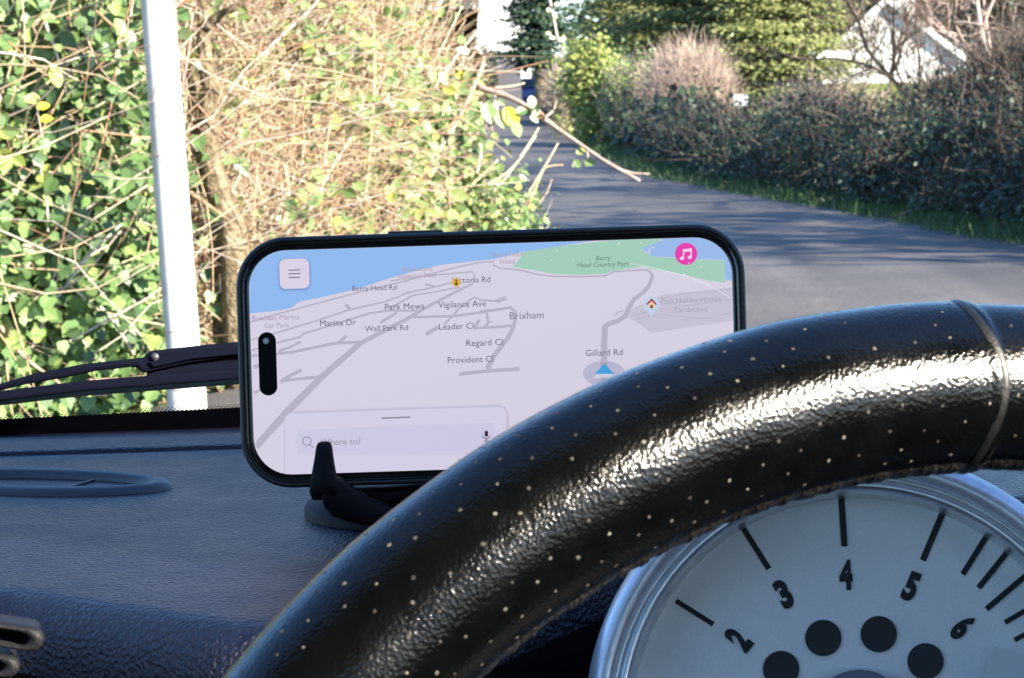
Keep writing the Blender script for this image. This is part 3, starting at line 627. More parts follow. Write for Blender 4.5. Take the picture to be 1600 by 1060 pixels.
# grey wall with shade put into its colour and a dark blue car where the lane bends away
c = P(797, 112, 100)
gw = MB(); gw.box((c[0] - .5, c[1], 0), (c[0] + .45, c[1] + .25, c[2] + .45)); 
t = thing('garden_wall', (c[0], c[1], 0), 'grey rendered garden wall coloured as if in shade at the lane end', 'wall')
gw.build('wall_face', solid('shade_grey_render', (.085, .083, .10), .9, .2, 0, 4), t)
cp = MB(); cp.box((c[0] - .54, c[1] - .05, c[2] + .452), (c[0] + .49, c[1] + .3, c[2] + .52)); cp.build('coping', slate_m, t)
c = P(832, 118, 110); cx, cy = c[0], c[1]
car = thing('parked_car', (cx, cy, 0), 'dark blue car parked at the far end of the lane', 'car')
paint = solid('blue_car_paint', (.03, .04, .16), .25, .5, 0, 3, coat=.6)
fr = lambda y, z, x: (x, y, z)
body = [(cy, .28), (cy + 3.9, .28), (cy + 3.95, .7), (cy + 2.9, .88), (cy + 2.2, 1.38), (cy + .5, 1.42), (cy + .05, .95), (cy - .03, .6)]
b = MB(); b.prism(body, cx - .8, cx + .8, fr); bevel(b.build('body', paint, car), .08, 3)
rw = MB(); rw.add([(cx - .6, cy + .04, .98), (cx + .6, cy + .04, .98), (cx + .52, cy + .44, 1.34), (cx - .52, cy + .44, 1.34)], [(0, 1, 2, 3)])
rw.v = [(x, y - .03, z + .02) for x, y, z in rw.v]; rw.build('rear_window', pane_m, car)
for s in (-1, 1):
    for yy_ in (cy + .7, cy + 3.1):
        lathe('wheel', [(.0, .1), (.2, .1), (.3, .08), (.3, -.08), (.2, -.1), (.0, -.1)], np.array([cx + s * .72, yy_, .3]), (1, 0, 0), solid('tyre', (.02, .02, .02), .8), car, 20)
    q = MB(); q.box((cx + s * .62 - .12, cy - .07, .62), (cx + s * .62 + .12, cy + .02, .86)); q.build('tail_light', solid('tail_lamp_lens', (.35, .02, .02), .3), car)

# tall roadside trees standing right of the car: their shade lies across the lane and the right hedge
def shade_tree(x, y, h, rr, seed, label, n=420):
    t = thing('roadside_tree', (x, y, 0), label, 'tree', None)
    build_tree_wood(t, branch_tree((x, y, 0), h, .45, 3, .12, 5, (0, 0, 0), seed), TWIG_DARK)
    pos, out = ell_points(n, (x, y, h * .62), (rr, rr, h * .45), 22, (.2, 1.0), .12, seed)
    pos = pos[pos[:, 2] > .1]; k = len(pos)
    V, Fi = cloud(OVAL_T, pos, unit(RNG.normal(size=(k, 3))), unit(RNG.normal(size=(k, 3))), RNG.uniform(.15, .3, k)); tag(mesh('crown', V, [Fi], DARKLEAF, t), kind='stuff')
for i, (x, y, h, rr) in enumerate([(8.6, 10.6, 5.6, 1.6), (8.0, 13.6, 6.0, 1.9), (8.0, 20.5, 6.0, 1.9), (8.9, 24.0, 6.0, 1.7)]):
    shade_tree(x, y, h, rr, 60 + i, ['first', 'second', 'third', 'fourth', 'fifth', 'sixth'][i] + ' ivy clad tree from the car in the row right of the lane')

# =================================================================== the car interior
# ------------------------------------------------------------------ dashboard
DASH = leather('dash_vinyl', (.0035, .005, .015), 0.34, 700, 0.95, 0.0008, .15, .30)
BLACK = solid('black_plastic', (.008, .008, .010), 0.45, 0.35, 0, 30, 900, .15, .0004)
GLOSSBLACK = solid('black_rubber', (.010, .010, .013), 0.3, 0.5, 0, 30)
GREYPL = solid('grey_plastic', (.03, .032, .042), 0.45, 0.5, 0, 40, 900, .15, .0004)
def zf(Y): return np.interp(Y, [.5, .70, .84, .93, 1.0, 1.06], [-.131, -.1295, -.1300, -.1325, -.1385, -.145])
def edge_y(x): return np.interp(x, [-.9, -.30, -.137, -.072, -.03, .0, .04, .20, .6], [.70, .668, .634, .584, .58, .63, .70, .72, .70])
dash = thing('dashboard', (0, .75, EYE - .3), 'blue black grained dashboard top under the windscreen', 'dashboard')
V = []; Fc = []; xs = np.linspace(-.85, .75, 120)
prof_n = 34
for x in xs:
    ey = float(edge_y(x)); rr = .018
    row = []
    for k in range(18):
        Y = 1.06 + (ey + rr - 1.06) * k / 17; row.append((x, Y, EYE + float(zf(Y))))
    z0 = EYE + float(zf(ey + rr))
    for k in range(1, 11):
        a = (math.pi / 2 * 1.05) * k / 10; row.append((x, ey + rr - rr * math.sin(a), z0 - rr * (1 - math.cos(a))))
    for k in range(1, 7):
        last = row[-1]; row.append((x, last[1] + .030, last[2] - .030))
    V += row; prof_n = len(row)
for i in range(len(xs) - 1):
    for k in range(27): a = i * prof_n + k; Fc.append((a, a + 1, a + prof_n + 1, a + prof_n))
mesh('top_pad', V, Fc, DASH, dash, True)
LOW = leather('shade_black_vinyl', (.006, .0065, .009), 0.6, 760, 0.5, 0.0003, .15, .25)  # matte black puts the dash front's shade into its colour
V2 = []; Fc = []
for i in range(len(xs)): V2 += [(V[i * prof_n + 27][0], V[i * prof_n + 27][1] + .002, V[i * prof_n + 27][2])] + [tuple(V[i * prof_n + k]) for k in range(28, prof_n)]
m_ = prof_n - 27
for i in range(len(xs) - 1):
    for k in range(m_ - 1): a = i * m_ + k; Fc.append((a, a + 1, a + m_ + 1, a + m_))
mesh('shaded_fascia', V2, Fc, LOW, dash, True)
def on_dash(px, py, lift=0.0):
    Y = .8
    for _ in range(12):
        p = G(px, py, EYE + float(zf(Y)) + lift); Y = p[1]
    return p
# rear strip with a seam in front of the windscreen
sp = [on_dash(x, y) for x, y in [(-260, 722), (-100, 716), (60, 711), (160, 708), (375, 701), (700, 690), (1100, 676), (1700, 655)]]
spl = spline(sp, 40)
V = []; Fc = []
for p in spl:
    for dy, dz in ((0, .0), (.0008, .0012), (.003, .0016), (.03, .0012), (.14, -.010)): V.append((p[0], p[1] + dy, p[2] + dz))
for i in range(39):
    for k in range(4): a = i * 5 + k; Fc.append((a, a + 5, a + 6, a + 1))
mesh('rear_panel', V, Fc, DASH, dash, True)
# demister vent: raised oval ring, flat dark disc for the hollow's shade, slats
vc = on_dash(58, 756, .0004); e1 = unit(np.array([1.0, -.45, 0.0])); e2 = np.array([-e1[1], e1[0], 0]); A_, B_ = .046, .015
def ell_ring(name, prof, m, parent, c, A, B, seg=72):
    V = []; Fc = []
    for off, h in prof:
        for i in range(seg):
            t = 2 * math.pi * i / seg; V.append(c + (A + off) * math.cos(t) * e1 + (B + off) * math.sin(t) * e2 + np.array([0, 0, h]))
    for k in range(len(prof) - 1):
        for i in range(seg): j = (i + 1) % seg; Fc.append((k * seg + i, k * seg + j, (k + 1) * seg + j, (k + 1) * seg + i))
    return mesh(name, V, Fc, m, parent, True)
vr = ell_ring('vent', [(.0075, -.003), (.0065, .0006), (.0045, .0018), (.002, .0024), (-.0005, .0018), (-.0015, .000), (-.002, -.004)], GREYPL, dash, vc, A_, B_)
V = [vc + np.array([0, 0, -.0022])]; seg = 48
for i in range(seg): t = 2 * math.pi * i / seg; V.append(vc + (A_ - .002) * math.cos(t) * e1 + (B_ - .002) * math.sin(t) * e2 + np.array([0, 0, -.0022]))
mesh('well', V, [(0, 1 + i, 1 + (i + 1) % seg) for i in range(seg)], solid('vent_well_shade', (.006, .006, .008), .7), vr)
for k, u in enumerate((.35,)):
    b = MB(); hw = (B_ - .004) * math.sqrt(1 - u * u)
    p0 = vc + A_ * u * e1
    b.box((-.0006, -hw, -.002), (.0006, hw, .0004), lambda x, y, z: tuple(p0 + x * e1 + y * e2 + np.array([0, 0, z]))); b.build('slat', GREYPL, vr)
# face-level vents low on the left
SILVER = solid('satin_silver', (.68, .69, .71), 0.32, 0.5, 0.85, 200, 1800, .06, .0003)
def low_vent(y_c, hgt, px_r, lab=None):
    c = P(px_r - 150, y_c - 22, .612); r = P(px_r, y_c, .612); dirx = unit(r - c); upv = unit(np.cross(np.cross(dirx, [0, 0, 1.0]), dirx)); nv = np.cross(dirx, upv)
    if nv[1] > 0: nv = -nv
    L = np.linalg.norm(r - c); h = hgt / F * .612
    pts = []
    for k in range(13): a = -math.pi / 2 + math.pi * k / 12; pts.append((L - h + h * math.cos(a), h * math.sin(a)))
    pts += [(-.12, h), (-.12, -h)]
    inn = [(x - .0035 if x > 0 else x, y * .62) for x, y in pts]
    V = [c + x * dirx + y * upv for x, y in pts] + [c + x * dirx + y * upv + nv * .003 for x, y in [(x * .995, y * .9) for x, y in pts]] + [c + x * dirx + y * upv + nv * .003 for x, y in inn] + [c + x * dirx + y * upv - nv * .012 for x, y in inn]
    n_ = len(pts); Fc = []
    for q in range(3):
        for i in range(n_): j = (i + 1) % n_; Fc.append((q * n_ + i, q * n_ + j, (q + 1) * n_ + j, (q + 1) * n_ + i))
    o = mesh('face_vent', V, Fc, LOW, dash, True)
    mesh('louvre', V[3 * n_:], [tuple(range(n_))], solid('vent_gauze', [(.4, (.03, .02, .016)), (.6, (.09, .065, .055))], .8, .2, 0, 900), o)
low_vent(1000, 19, 70); low_vent(1042, 17, 32)

# ------------------------------------------------------------------ the car's shell round the camera: roof, doors, pillars, floor
LINER = solid('grey_headliner', (.48, .47, .46), .95, .1, 0, 60, 500, .2, .001)
TRIM = solid('dark_door_trim', (.03, .03, .034), .7, .3, 0, 40, 600, .2, .0006)
shell = thing('car_cabin', (0, -.4, EYE - .7), 'dark car cabin with roof, doors and pillars enclosing the dashboard', 'car cabin')
def shell_box(name, lo, hi, m, bv=.01):
    b = MB(); b.box((lo[0], lo[1], EYE + lo[2]), (hi[0], hi[1], EYE + hi[2])); return bevel(b.build(name, m, shell), bv, 2)
shell_box('roof', (-.70, -1.5, .36), (.66, .34, .40), LINER)
shell_box('door', (.62, -.55, -.75), (.68, 1.0, -.13), TRIM)
shell_box('door', (-.80, -.55, -.75), (-.74, 1.0, -.13), TRIM)
shell_box('sun_block_panel', (.61, .04, -.13), (.65, .60, .26), TRIM)  # unseen panel added to keep the sun off dash and dial
shell_box('pillar', (.61, .12, .26), (.65, .34, .36), TRIM)  # front pillar widened out of view to shade the phone holder
shell_box('pillar', (.61, -.62, -.75), (.68, -.50, .36), TRIM)
shell_box('pillar', (-.78, -.62, -.75), (-.71, -.50, .36), TRIM)
shell_box('side_panel', (.62, -1.5, -.75), (.68, -.62, .355), TRIM)
shell_box('side_panel', (-.80, -1.5, -.75), (-.74, -.62, .355), TRIM)
shell_box('tailgate', (-.80, -1.56, -.75), (.68, -1.505, .02), TRIM)
shell_box('floor_pan', (-.80, -1.56, -.80), (.68, 1.15, -.75), TRIM)
shell_box('bulkhead', (-.80, 1.08, -.75), (.68, 1.14, -.16), TRIM)

# ------------------------------------------------------------------ windscreen: glass, black band, dotted edge, dust
gb = np.array([0, 1.0, EYE - .127]); gdir = unit(np.array([0, -.80, .60])); gn = np.cross([1.0, 0, 0], gdir)
def on_glass(px, py, lift=0.0):
    v = P(px, py, 1.0) - CAM; t = ((gb - CAM) @ gn) / (v @ gn); return CAM + v * t + gn * lift
ws = thing('windscreen', gb, 'clear windscreen with black dotted band along its lower edge and dust specks', 'windscreen')
m, nt, o = new_mat('clear_glass'); tb = nt.nodes.new('ShaderNodeBsdfTransparent'); tb.inputs[0].default_value = (.955, .965, .97, 1); nt.links.new(tb.outputs[0], o.inputs[0]); GLASS = m
V = []
for k in range(2):
    for (x, s) in ((-.75, -.02), (.75, -.02), (.62, .62), (-.62, .62)): V.append(gb + np.array([x, 0, 0]) + gdir * s + gn * (.004 * (1 - k)))
mesh('glass_pane', V, [(0, 1, 2, 3), (7, 6, 5, 4), (0, 4, 5, 1), (1, 5, 6, 2), (2, 6, 7, 3), (3, 7, 4, 0)], GLASS, ws)
frit_m = solid('black_ceramic_band', (.006, .006, .007), .35, .4)
top = [on_glass(x, y, -.0012) for x, y in [(-700, 689), (-300, 673), (0, 659.5), (375, 641), (700, 626), (1180, 605), (1800, 580), (2400, 556)]]
tp = spline(top, 60); V = []; Fc = []
for p in tp: V += [p, p - gdir * .05]
for i in range(59): Fc.append((2 * i, 2 * i + 1, 2 * i + 3, 2 * i + 2))
mesh('frit_band', V, Fc, frit_m, ws)
V = []; Fc = []
dots = spline(top, 400); step = np.linalg.norm(dots[1] - dots[0])
for row, (s, r) in enumerate([(.0002, .00060), (.0015, .00052), (.0028, .00038)]):
    for i in range(len(dots) - 1):
        c = dots[i] + (dots[i + 1] - dots[i]) * (.5 * (row % 2)) + gdir * s; b0 = len(V)
        for k in range(6): a = k * math.pi / 3; V.append(c + r * (math.cos(a) * np.array([1.0, 0, 0]) + math.sin(a) * gdir))
        Fc.append(tuple(range(b0, b0 + 6)))
tag(mesh('frit_dots', V, Fc, frit_m, ws), kind='stuff')
dust_m = solid('pale_dust', (.75, .75, .74), .7, .3)
V = []; Fc = []
for x, y, s in [(1300, 232, 2.2), (1297, 270, 2.6), (1257, 217, 1.4), (1411, 265, 1.6), (1527, 263, 1.4), (1476, 278, 1.2), (1264, 317, 1.4), (1201, 287, 1.6), (1420, 241, 1.3), (1453, 163, 1.4), (1402, 177, 1.6), (1050, 278, 1.8), (992, 332, 1.4), (1061, 309, 1.4), (971, 200, 1.3), (1477, 318, 1.4), (1160, 250, 1.2), (1495, 132, 1.3), (1081, 238, 1.1), (855, 340, 3.2), (1366, 268, 1), (1440, 300, 1)] + [(RNG.uniform(860, 1600), RNG.uniform(120, 440), RNG.uniform(.6, 1.2)) for _ in range(60)]:
    c = on_glass(x, y, -.0006); b0 = len(V); r = s / F * .85
    for k in range(6): a = k * math.pi / 3 + x; q = r * (1 + .4 * math.sin(3 * a + y)); V.append(c + q * (math.cos(a) * np.array([1.0, 0, 0]) + math.sin(a) * gdir))
    Fc.append(tuple(range(b0, b0 + 6)))
tag(mesh('dust_glint_specks', V, Fc, dust_m, ws), kind='stuff')

# ------------------------------------------------------------------ wiper
wip = thing('windscreen_wiper', P(200, 590, 1.05), 'black windscreen wiper arm and blade lying across the glass left of the phone', 'wiper')
def plate(name, poly, d, th, m, parent, bev=.001):
    b = MB(); n_ = len(poly); V = [P(x, y, d) for x, y in poly] + [P(x, y, d + th) for x, y in poly]
    b.add(V, [tuple(range(n_))[::-1], tuple(range(n_, 2 * n_))] + [(i, (i + 1) % n_, n_ + (i + 1) % n_, n_ + i) for i in range(n_)])
    o = b.build(name, m, parent); bevel(o, bev, 2); return o
WM = solid('satin_black_metal', (.003, .004, .010), .7, .05, 0, 40)
arm = plate('arm', [(-200, 665), (-60, 620), (0, 600), (50, 585), (130, 569), (205, 561), (226, 559), (231, 549), (300, 541), (375, 534), (460, 526), (640, 512), (640, 540), (460, 551), (371, 558), (300, 567), (262, 575), (224, 584), (211, 573), (150, 580), (99, 591), (40, 601), (0, 611), (-60, 634), (-200, 680)], 1.040, .008, WM, wip, .0015)
plate('arm_ridge', [(232, 566), (300, 553), (380, 546), (640, 524), (640, 530), (380, 553), (300, 561), (240, 574)], 1.0385, .001, WM, arm, .0004)
plate('bracket', [(229, 577), (300, 566), (380, 553), (640, 536), (640, 570), (375, 590), (229, 603)], 1.043, .004, WM, wip, .0008)
blade = plate('blade', [(-200, 668), (0, 611), (132, 595), (300, 582), (640, 556), (640, 580), (371, 593), (132, 611), (0, 627), (-200, 682)], 1.036, .009, WM, wip, .001)
plate('rubber_strip', [(-200, 678), (0, 623), (132, 607), (371, 589), (640, 576), (640, 588), (371, 601), (132, 619), (0, 634), (-200, 688)], 1.040, .004, GLOSSBLACK, blade, .0006)
lathe('rivet', [(.0, .0012), (.0009, .0012), (.0012, .0006), (.0016, .0006), (.0018, 0)], P(242, 558, 1.0395), -fwd, solid('rivet_metal', (.05, .05, .06), .5, .4, .3), arm, 20)

# ------------------------------------------------------------------ phone
PD = 3800 / 5.355e3; MM = .001
pc = P(770, 556.5, PD); th = rad(1.8) 
pex = math.cos(th) * right + math.sin(th) * up; pey = -math.sin(th) * right + math.cos(th) * up; pez = -fwd
PM = Matrix.Identity(4)
for i in range(3): PM[i][0] = pex[i]; PM[i][1] = pey[i]; PM[i][2] = pez[i]; PM[i][3] = pc[i]
phone = thing('phone', pc, 'black cased smartphone showing a pale navigation map, propped sideways on the dashboard', 'phone', mat=PM)
def S(px, py):
    u = (px - 770) / 5.355; v = -(py - 556.5) / 5.355
    return (u * math.cos(th) + v * math.sin(th), -u * math.sin(th) + v * math.cos(th))      # mm on the screen
def rrect(w_, h_, r, n=10):
    out = []
    for cx_, cy_, a0 in ((w_ / 2 - r, h_ / 2 - r, 0), (-w_ / 2 + r, h_ / 2 - r, 90), (-w_ / 2 + r, -h_ / 2 + r, 180), (w_ / 2 - r, -h_ / 2 + r, 270)):
        for k in range(n + 1): a = rad(a0 + 90 * k / n); out.append((cx_ + r * math.cos(a), cy_ + r * math.sin(a)))
    return out
def ring_stack(name, loops, m, parent, capf=None, capb=None):
    """loops: list of (w,h,r,z) in mm"""
    V = []; n_ = len(rrect(10, 10, 1))
    for w_, h_, r, z in loops: V += [(x * MM, y * MM, z * MM) for x, y in rrect(w_, h_, r)]
    Fc = []
    for k in range(len(loops) - 1):
        for i in range(n_): j = (i + 1) % n_; Fc.append((k * n_ + i, k * n_ + j, (k + 1) * n_ + j, (k + 1) * n_ + i))
    if capf: Fc.append(tuple(range((len(loops) - 1) * n_, len(loops) * n_)))
    if capb: Fc.append(tuple(range(n_))[::-1])
    return mesh(name, V, Fc, m, parent, True, True)
SW, SH = 141.0, 65.4
CASE = solid('soft_black_case', (.014, .015, .017), .5, .5, 0, 300, 2500, .12, .0003)
ring_stack('case', [(143, 68, 12, -11), (146.5, 71.5, 13.6, -10.4), (148.6, 73.2, 14.6, -8.5), (149, 73.6, 14.8, -4), (148.6, 73.2, 14.6, -.6), (147.4, 72, 14.1, .6), (146.4, 71, 13.6, .7), (145.8, 70.4, 13.2, .2), (145.6, 70.2, 13.1, -1)], CASE, phone, None, True)
ring_stack('metal_frame', [(145.6, 70.2, 13.1, -.8), (145.4, 70.0, 13.0, -.1), (144.9, 69.5, 12.8, .1), (144.6, 69.2, 12.6, -.1)], solid('phone_metal', (.05, .055, .05), .35, .5, .7, 300), phone)
ring_stack('screen_border', [(144.8, 69.4, 12.7, -.15), (144.4, 69.0, 12.5, -.05), (SW - .2, SH - .2, 10.8, -.05)], solid('black_screen_border', (.006, .006, .007), .12, .5), phone)
bb = MB(); a = S(605, 360); b2 = S(692, 358)
bb.box((a[0] * MM, 36.3 * MM, -7 * MM), (b2[0] * MM, 37.4 * MM, -2.5 * MM)); bevel(bb.build('side_button', CASE, phone, local=True), .0005, 2)
# the lit screen and everything drawn on it: thin sheets a few hundredths of a millimetre apart
scr = mesh('screen', [(x * MM, y * MM, 0) for x, y in rrect(SW, SH, 11)], [tuple(range(44))], lit('map_land', (219, 213, 231)), phone, False, True)
MATS = {}
def lm(rgb):
    if rgb not in MATS: MATS[rgb] = lit('screen_colour', rgb)
    return MATS[rgb]
def inside_clip(poly, wv=SW / 2 - .05, hv=SH / 2 - .05):
    # clip polygon to the screen rectangle
    for ax_, lim, sg in ((0, wv, 1), (0, -wv, -1), (1, hv, 1), (1, -hv, -1)):
        out = []
        for i in range(len(poly)):
            p, q = poly[i - 1], poly[i]; ip = sg * (lim - p[ax_]) >= 0; iq = sg * (lim - q[ax_]) >= 0
            if ip != iq:
                u = (lim - p[ax_]) / (q[ax_] - p[ax_]); out.append((p[0] + u * (q[0] - p[0]), p[1] + u * (q[1] - p[1])))
            if iq: out.append(q)
        poly = out
        if not poly: return []
    return poly
def corner_round(poly):
    # pull points that stick out of the rounded screen corners back inside
    out = []
    for x, y in poly:
        r = 11.0; cx_ = SW / 2 - r; cy_ = SH / 2 - r
        if abs(x) > cx_ and abs(y) > cy_:
            dx, dy = abs(x) - cx_, abs(y) - cy_; L_ = math.hypot(dx, dy)
            if L_ > r - .05: x = math.copysign(cx_ + dx * (r - .05) / L_, x); y = math.copysign(cy_ + dy * (r - .05) / L_, y)
        out.append((x, y))
    return out
def dens(poly, step=1.5):
    out = []
    for i in range(len(poly)):
        p, q = poly[i], poly[(i + 1) % len(poly)]; n_ = max(1, int(math.hypot(q[0] - p[0], q[1] - p[1]) / step))
        for k in range(n_): u = k / n_; out.append((p[0] + u * (q[0] - p[0]), p[1] + u * (q[1] - p[1])))
    return out
def sheet(name, pts, rgb, z, parent=None, px=True):
    poly = [S(*p) for p in pts] if px else pts
    poly = corner_round(dens(inside_clip(poly)))
    o = mesh(name, [(x * MM, y * MM, z * MM) for x, y in poly], [tuple(range(len(poly)))], lm(rgb), scr, False, True)
    md = o.modifiers.new('tri', 'TRIANGULATE'); md.ngon_method = 'CLIP'
    return o
c1 = lambda x, y: (370 + x / 3.5326, 340 + y / 3.5326)
c2 = lambda x, y: (750 + x / 3.534, 340 + y / 3.534)
c3 = lambda x, y: (370 + x / 3.636, 600 + y / 3.636)
BLUE = (148, 190, 243)
coast = [c1(*p) for p in [(0, 545), (80, 530), (200, 518), (300, 500), (325, 480), (350, 465), (450, 445), (560, 420), (640, 400), (720, 378), (800, 350), (880, 325), (1000, 292), (1110, 265), (1270, 246), (1420, 230)]]
sheet('map_water', coast + [c2(240, 190), c2(430, 160), c2(620, 130), (960, 340), (380, 340), (360, 400)], BLUE, .012)
sheet('map_water', [c2(990, 60), c2(1010, 125), c2(890, 170), c2(950, 215), c2(1350, 236), c2(1352, 345), c2(1420, 350), c2(1440, 60)], (158, 190, 240), .012)
sheet('map_park', [c2(*p) for p in [(240, 190), (430, 160), (620, 138), (800, 120), (1010, 118), (960, 148), (890, 172), (915, 195), (950, 215), (1100, 226), (1350, 238), (1356, 362), (1250, 345), (1120, 316), (1000, 296), (940, 284), (905, 272), (800, 286), (730, 298), (690, 312), (540, 318), (400, 312), (300, 292), (180, 272), (215, 235)]], (166, 210, 190), .018)
sheet('map_area', [c2(*p) for p in [(800, 545), (850, 500), (1000, 428), (1400, 385), (1400, 570), (945, 638), (880, 590)]], (203, 198, 215), .012)
ROADC = (186, 181, 199)
def rd(pts, wd, z=.024, rgb=ROADC, n=None):
    """a road strip: widths in photograph pixels, one or a list"""
    q = np.array([S(*p) for p in pts]); k = len(q); wd = np.interp(np.linspace(0, 1, k), np.linspace(0, 1, len(wd)), wd) if isinstance(wd, (list, tuple)) else np.full(k, wd)
    V = []
    for i in range(k):
        t_ = (q[min(k - 1, i + 1)] - q[max(0, i - 1)]); t_ = t_ / np.linalg.norm(t_); nn = np.array([-t_[1], t_[0]]) * wd[i] / 5.355 / 2
        for s in (1, -1):
            p = q[i] + s * nn; p = corner_round([(float(np.clip(p[0], -SW / 2 + .1, SW / 2 - .1)), float(np.clip(p[1], -SH / 2 + .1, SH / 2 - .1)))])[0]
            V.append((p[0] * MM, p[1] * MM, z * MM))
    return V, [(2 * i, 2 * i + 1, 2 * i + 3, 2 * i + 2) for i in range(k - 1)]
roads = [([c1(*p) for p in [(60, 580), (200, 540), (480, 465), (760, 390), (920, 355), (1080, 310), (1200, 278), (1330, 250), (1420, 243), (1416, 262), (1450, 280)]] + [c2(*p) for p in [(130, 282), (220, 290), (320, 316), (400, 325), (560, 328), (690, 322), (740, 300), (850, 292), (920, 289)]], 2.2),
         ([c2(*p) for p in [(915, 289), (940, 300), (952, 325), (930, 385)]], [3, 6]), ([c2(*p) for p in [(932, 380), (900, 415), (850, 452), (822, 500), (798, 550)]], [6, 7.5]), ([c2(*p) for p in [(804, 545), (760, 572), (700, 592)]], [7, 8]), ([c2(*p) for p in [(712, 585), (690, 605), (685, 700), (686, 950)]], [8, 11]),
         ([c1(*p) for p in [(850, 350), (1000, 330), (1100, 318), (1300, 300), (1312, 320), (1300, 372)]], 2.2), ([c1(*p) for p in [(1303, 365), (1230, 400), (1040, 500), (940, 560), (690, 690)]], [3, 7]), ([c1(*p) for p in [(692, 686), (480, 870), (290, 1060)]] + [(398, 698)], [8, 14]),
         ([c1(*p) for p in [(60, 678), (210, 640), (440, 570), (620, 510), (820, 465), (900, 435), (940, 415), (1060, 392), (1230, 348)]], 2.6), ([c1(*p) for p in [(60, 735), (230, 690), (350, 660), (372, 640), (540, 590), (730, 530), (830, 515), (1000, 515)]], 3.2),
         ([c1(*p) for p in [(60, 765), (300, 745), (540, 695), (680, 688)]], 4.5), ([c1(*p) for p in [(230, 738), (290, 718), (355, 685)]], 4), ([c1(*p) for p in [(560, 692), (605, 655)]], 5), ([c1(*p) for p in [(600, 480), (625, 505)]], 5),
         ([c1(*p) for p in [(935, 412), (968, 432), (880, 482), (830, 500)]], 3), ([c1(*p) for p in [(968, 432), (1100, 410), (1230, 385)]], 2.5), ([c1(*p) for p in [(790, 582), (885, 525)]], 4), ([c1(*p) for p in [(1040, 370), (1090, 380)]], 3), ([c1(*p) for p in [(970, 550), (1200, 545), (1410, 515), (1519, 496)]], 4),
         ([c1(*p) for p in [(1145, 592), (1230, 500), (1310, 440), (1345, 456), (1420, 462), (1480, 440), (1490, 450), (1440, 466), (1420, 460)]], 3), ([c1(*p) for p in [(1045, 645), (1112, 605)]], 6), ([c1(*p) for p in [(1310, 612), (1420, 606), (1522, 598)]], 4), ([c1(*p) for p in [(1312, 610), (1340, 565)]], 5), ([c1(*p) for p in [(1370, 605), (1388, 580), (1380, 530)]], 4), ([c1(*p) for p in [(1385, 578), (1410, 576)]], 2),
         ([c2(*p) for p in [(0, 518), (90, 508), (165, 498), (195, 518), (195, 560), (185, 605), (155, 665), (80, 760), (40, 838)]], [3, 8]), ([c2(*p) for p in [(-115, 865), (40, 848), (218, 837)]], [5.5, 6]),
         ([c1(*p) for p in [(245, 903), (360, 890), (470, 878)]], 5), ([c1(*p) for p in [(240, 908), (300, 870), (358, 842)]], 5.5), ([c1(*p) for p in [(95, 970), (132, 952)]], 5), ([c1(*p) for p in [(92, 825), (165, 808)]], 7), ([c2(*p) for p in [(742, 542), (765, 522), (792, 515)]], 2)]
for i, (pts, wd) in enumerate(roads):
    V, Fc = rd(pts, wd, .024 + .0006 * i); mesh('map_road', V, Fc, lm(ROADC if i not in (0,) else (182, 178, 200)), scr, False, True)
for pts in ([(840, 540), (1000, 505), (1200, 480), (1385, 455)], [(860, 560), (1000, 535), (1130, 550), (1250, 560), (1385, 525)], [(980, 450), (1150, 420), (1380, 398)], [(1000, 480), (1150, 462), (1380, 435)]):
    V, Fc = rd([c2(*p) for p in pts], 1.6, .022); mesh('map_lane', V, Fc, lm((190, 186, 204)), scr, False, True)
def text(body, cx_, cy_, width, rgb, z=.06, name='map_label', parent=None, bold=0.0, rot=0.0):
    cu = bpy.data.curves.new('t', 'FONT'); cu.body = body; cu.size = 1; cu.align_x = 'CENTER'; cu.align_y = 'CENTER'; cu.offset = bold; cu.resolution_u = 2
    to = bpy.data.objects.new('t', cu); COL.objects.link(to); dg = bpy.context.evaluated_depsgraph_get(); me = bpy.data.meshes.new_from_object(to.evaluated_get(dg))
    bpy.data.objects.remove(to)
    co = np.array([v.co[:] for v in me.vertices]); w0 = np.ptp(co[:, 0]); s = width / 5.355 / w0
    u, v = S(cx_, cy_)
    cen = (co.max(0) + co.min(0)) / 2
    for q, vtx in enumerate(me.vertices): 
        x, y = (co[q, 0] - cen[0]) * s, (co[q, 1] - cen[1]) * s
        vtx.co = ((u + x * math.cos(rot) - y * math.sin(rot)) * MM, (v + x * math.sin(rot) + y * math.cos(rot)) * MM, z * MM)
    me.materials.clear(); me.materials.append(lm(rgb)); o = bpy.data.objects.new(name, me); COL.objects.link(o); o.parent = parent or scr; return o
DK = (104, 98, 114); MD = (138, 132, 150); LT = (170, 158, 178); PK = (182, 158, 176)
for b_, x, y, w_, c in [('Berry Head Rd', 585, 451.5, 69, DK), ('Victoria Rd', 736, 437.5, 60, DK), ('Park Mews', 632, 479, 61, DK), ('Vigilance Ave', 722, 477, 75, DK), ('Marina Dr', 528, 504.5, 56, DK), ('Wall Park Rd', 604, 513, 67, DK), ('Leader Cl', 713, 510, 54, DK), ('Regard Cl', 757, 537, 57, DK), ('Provident Cl', 735, 562, 71, DK),
                        ('Brixham', 823, 493, 53, (126, 120, 142)), ('Gillard Rd', 944, 551, 58, DK), ('Berry', 943, 404.5, 22, (96, 124, 112)), ('Head Country Park', 943, 414.5, 81, (96, 124, 112)), ('Berry Head', 793, 399, 46, PK), ('Hotel', 793, 409, 23, PK), ('Brixham Marina', 431, 496.5, 74, LT), ('Car Park', 432, 508.5, 39, LT),
                        ('Park Holiday Homes', 1080, 470.5, 94, (176, 168, 186)), ('Landscove', 1080, 483.5, 50, (176, 168, 186)), ('Shoalstone', 652, 420.5, 47, PK), ('Seawater Pool', 651, 430.5, 60, PK)]:
    text(b_, x, y, w_, c, bold=.0)
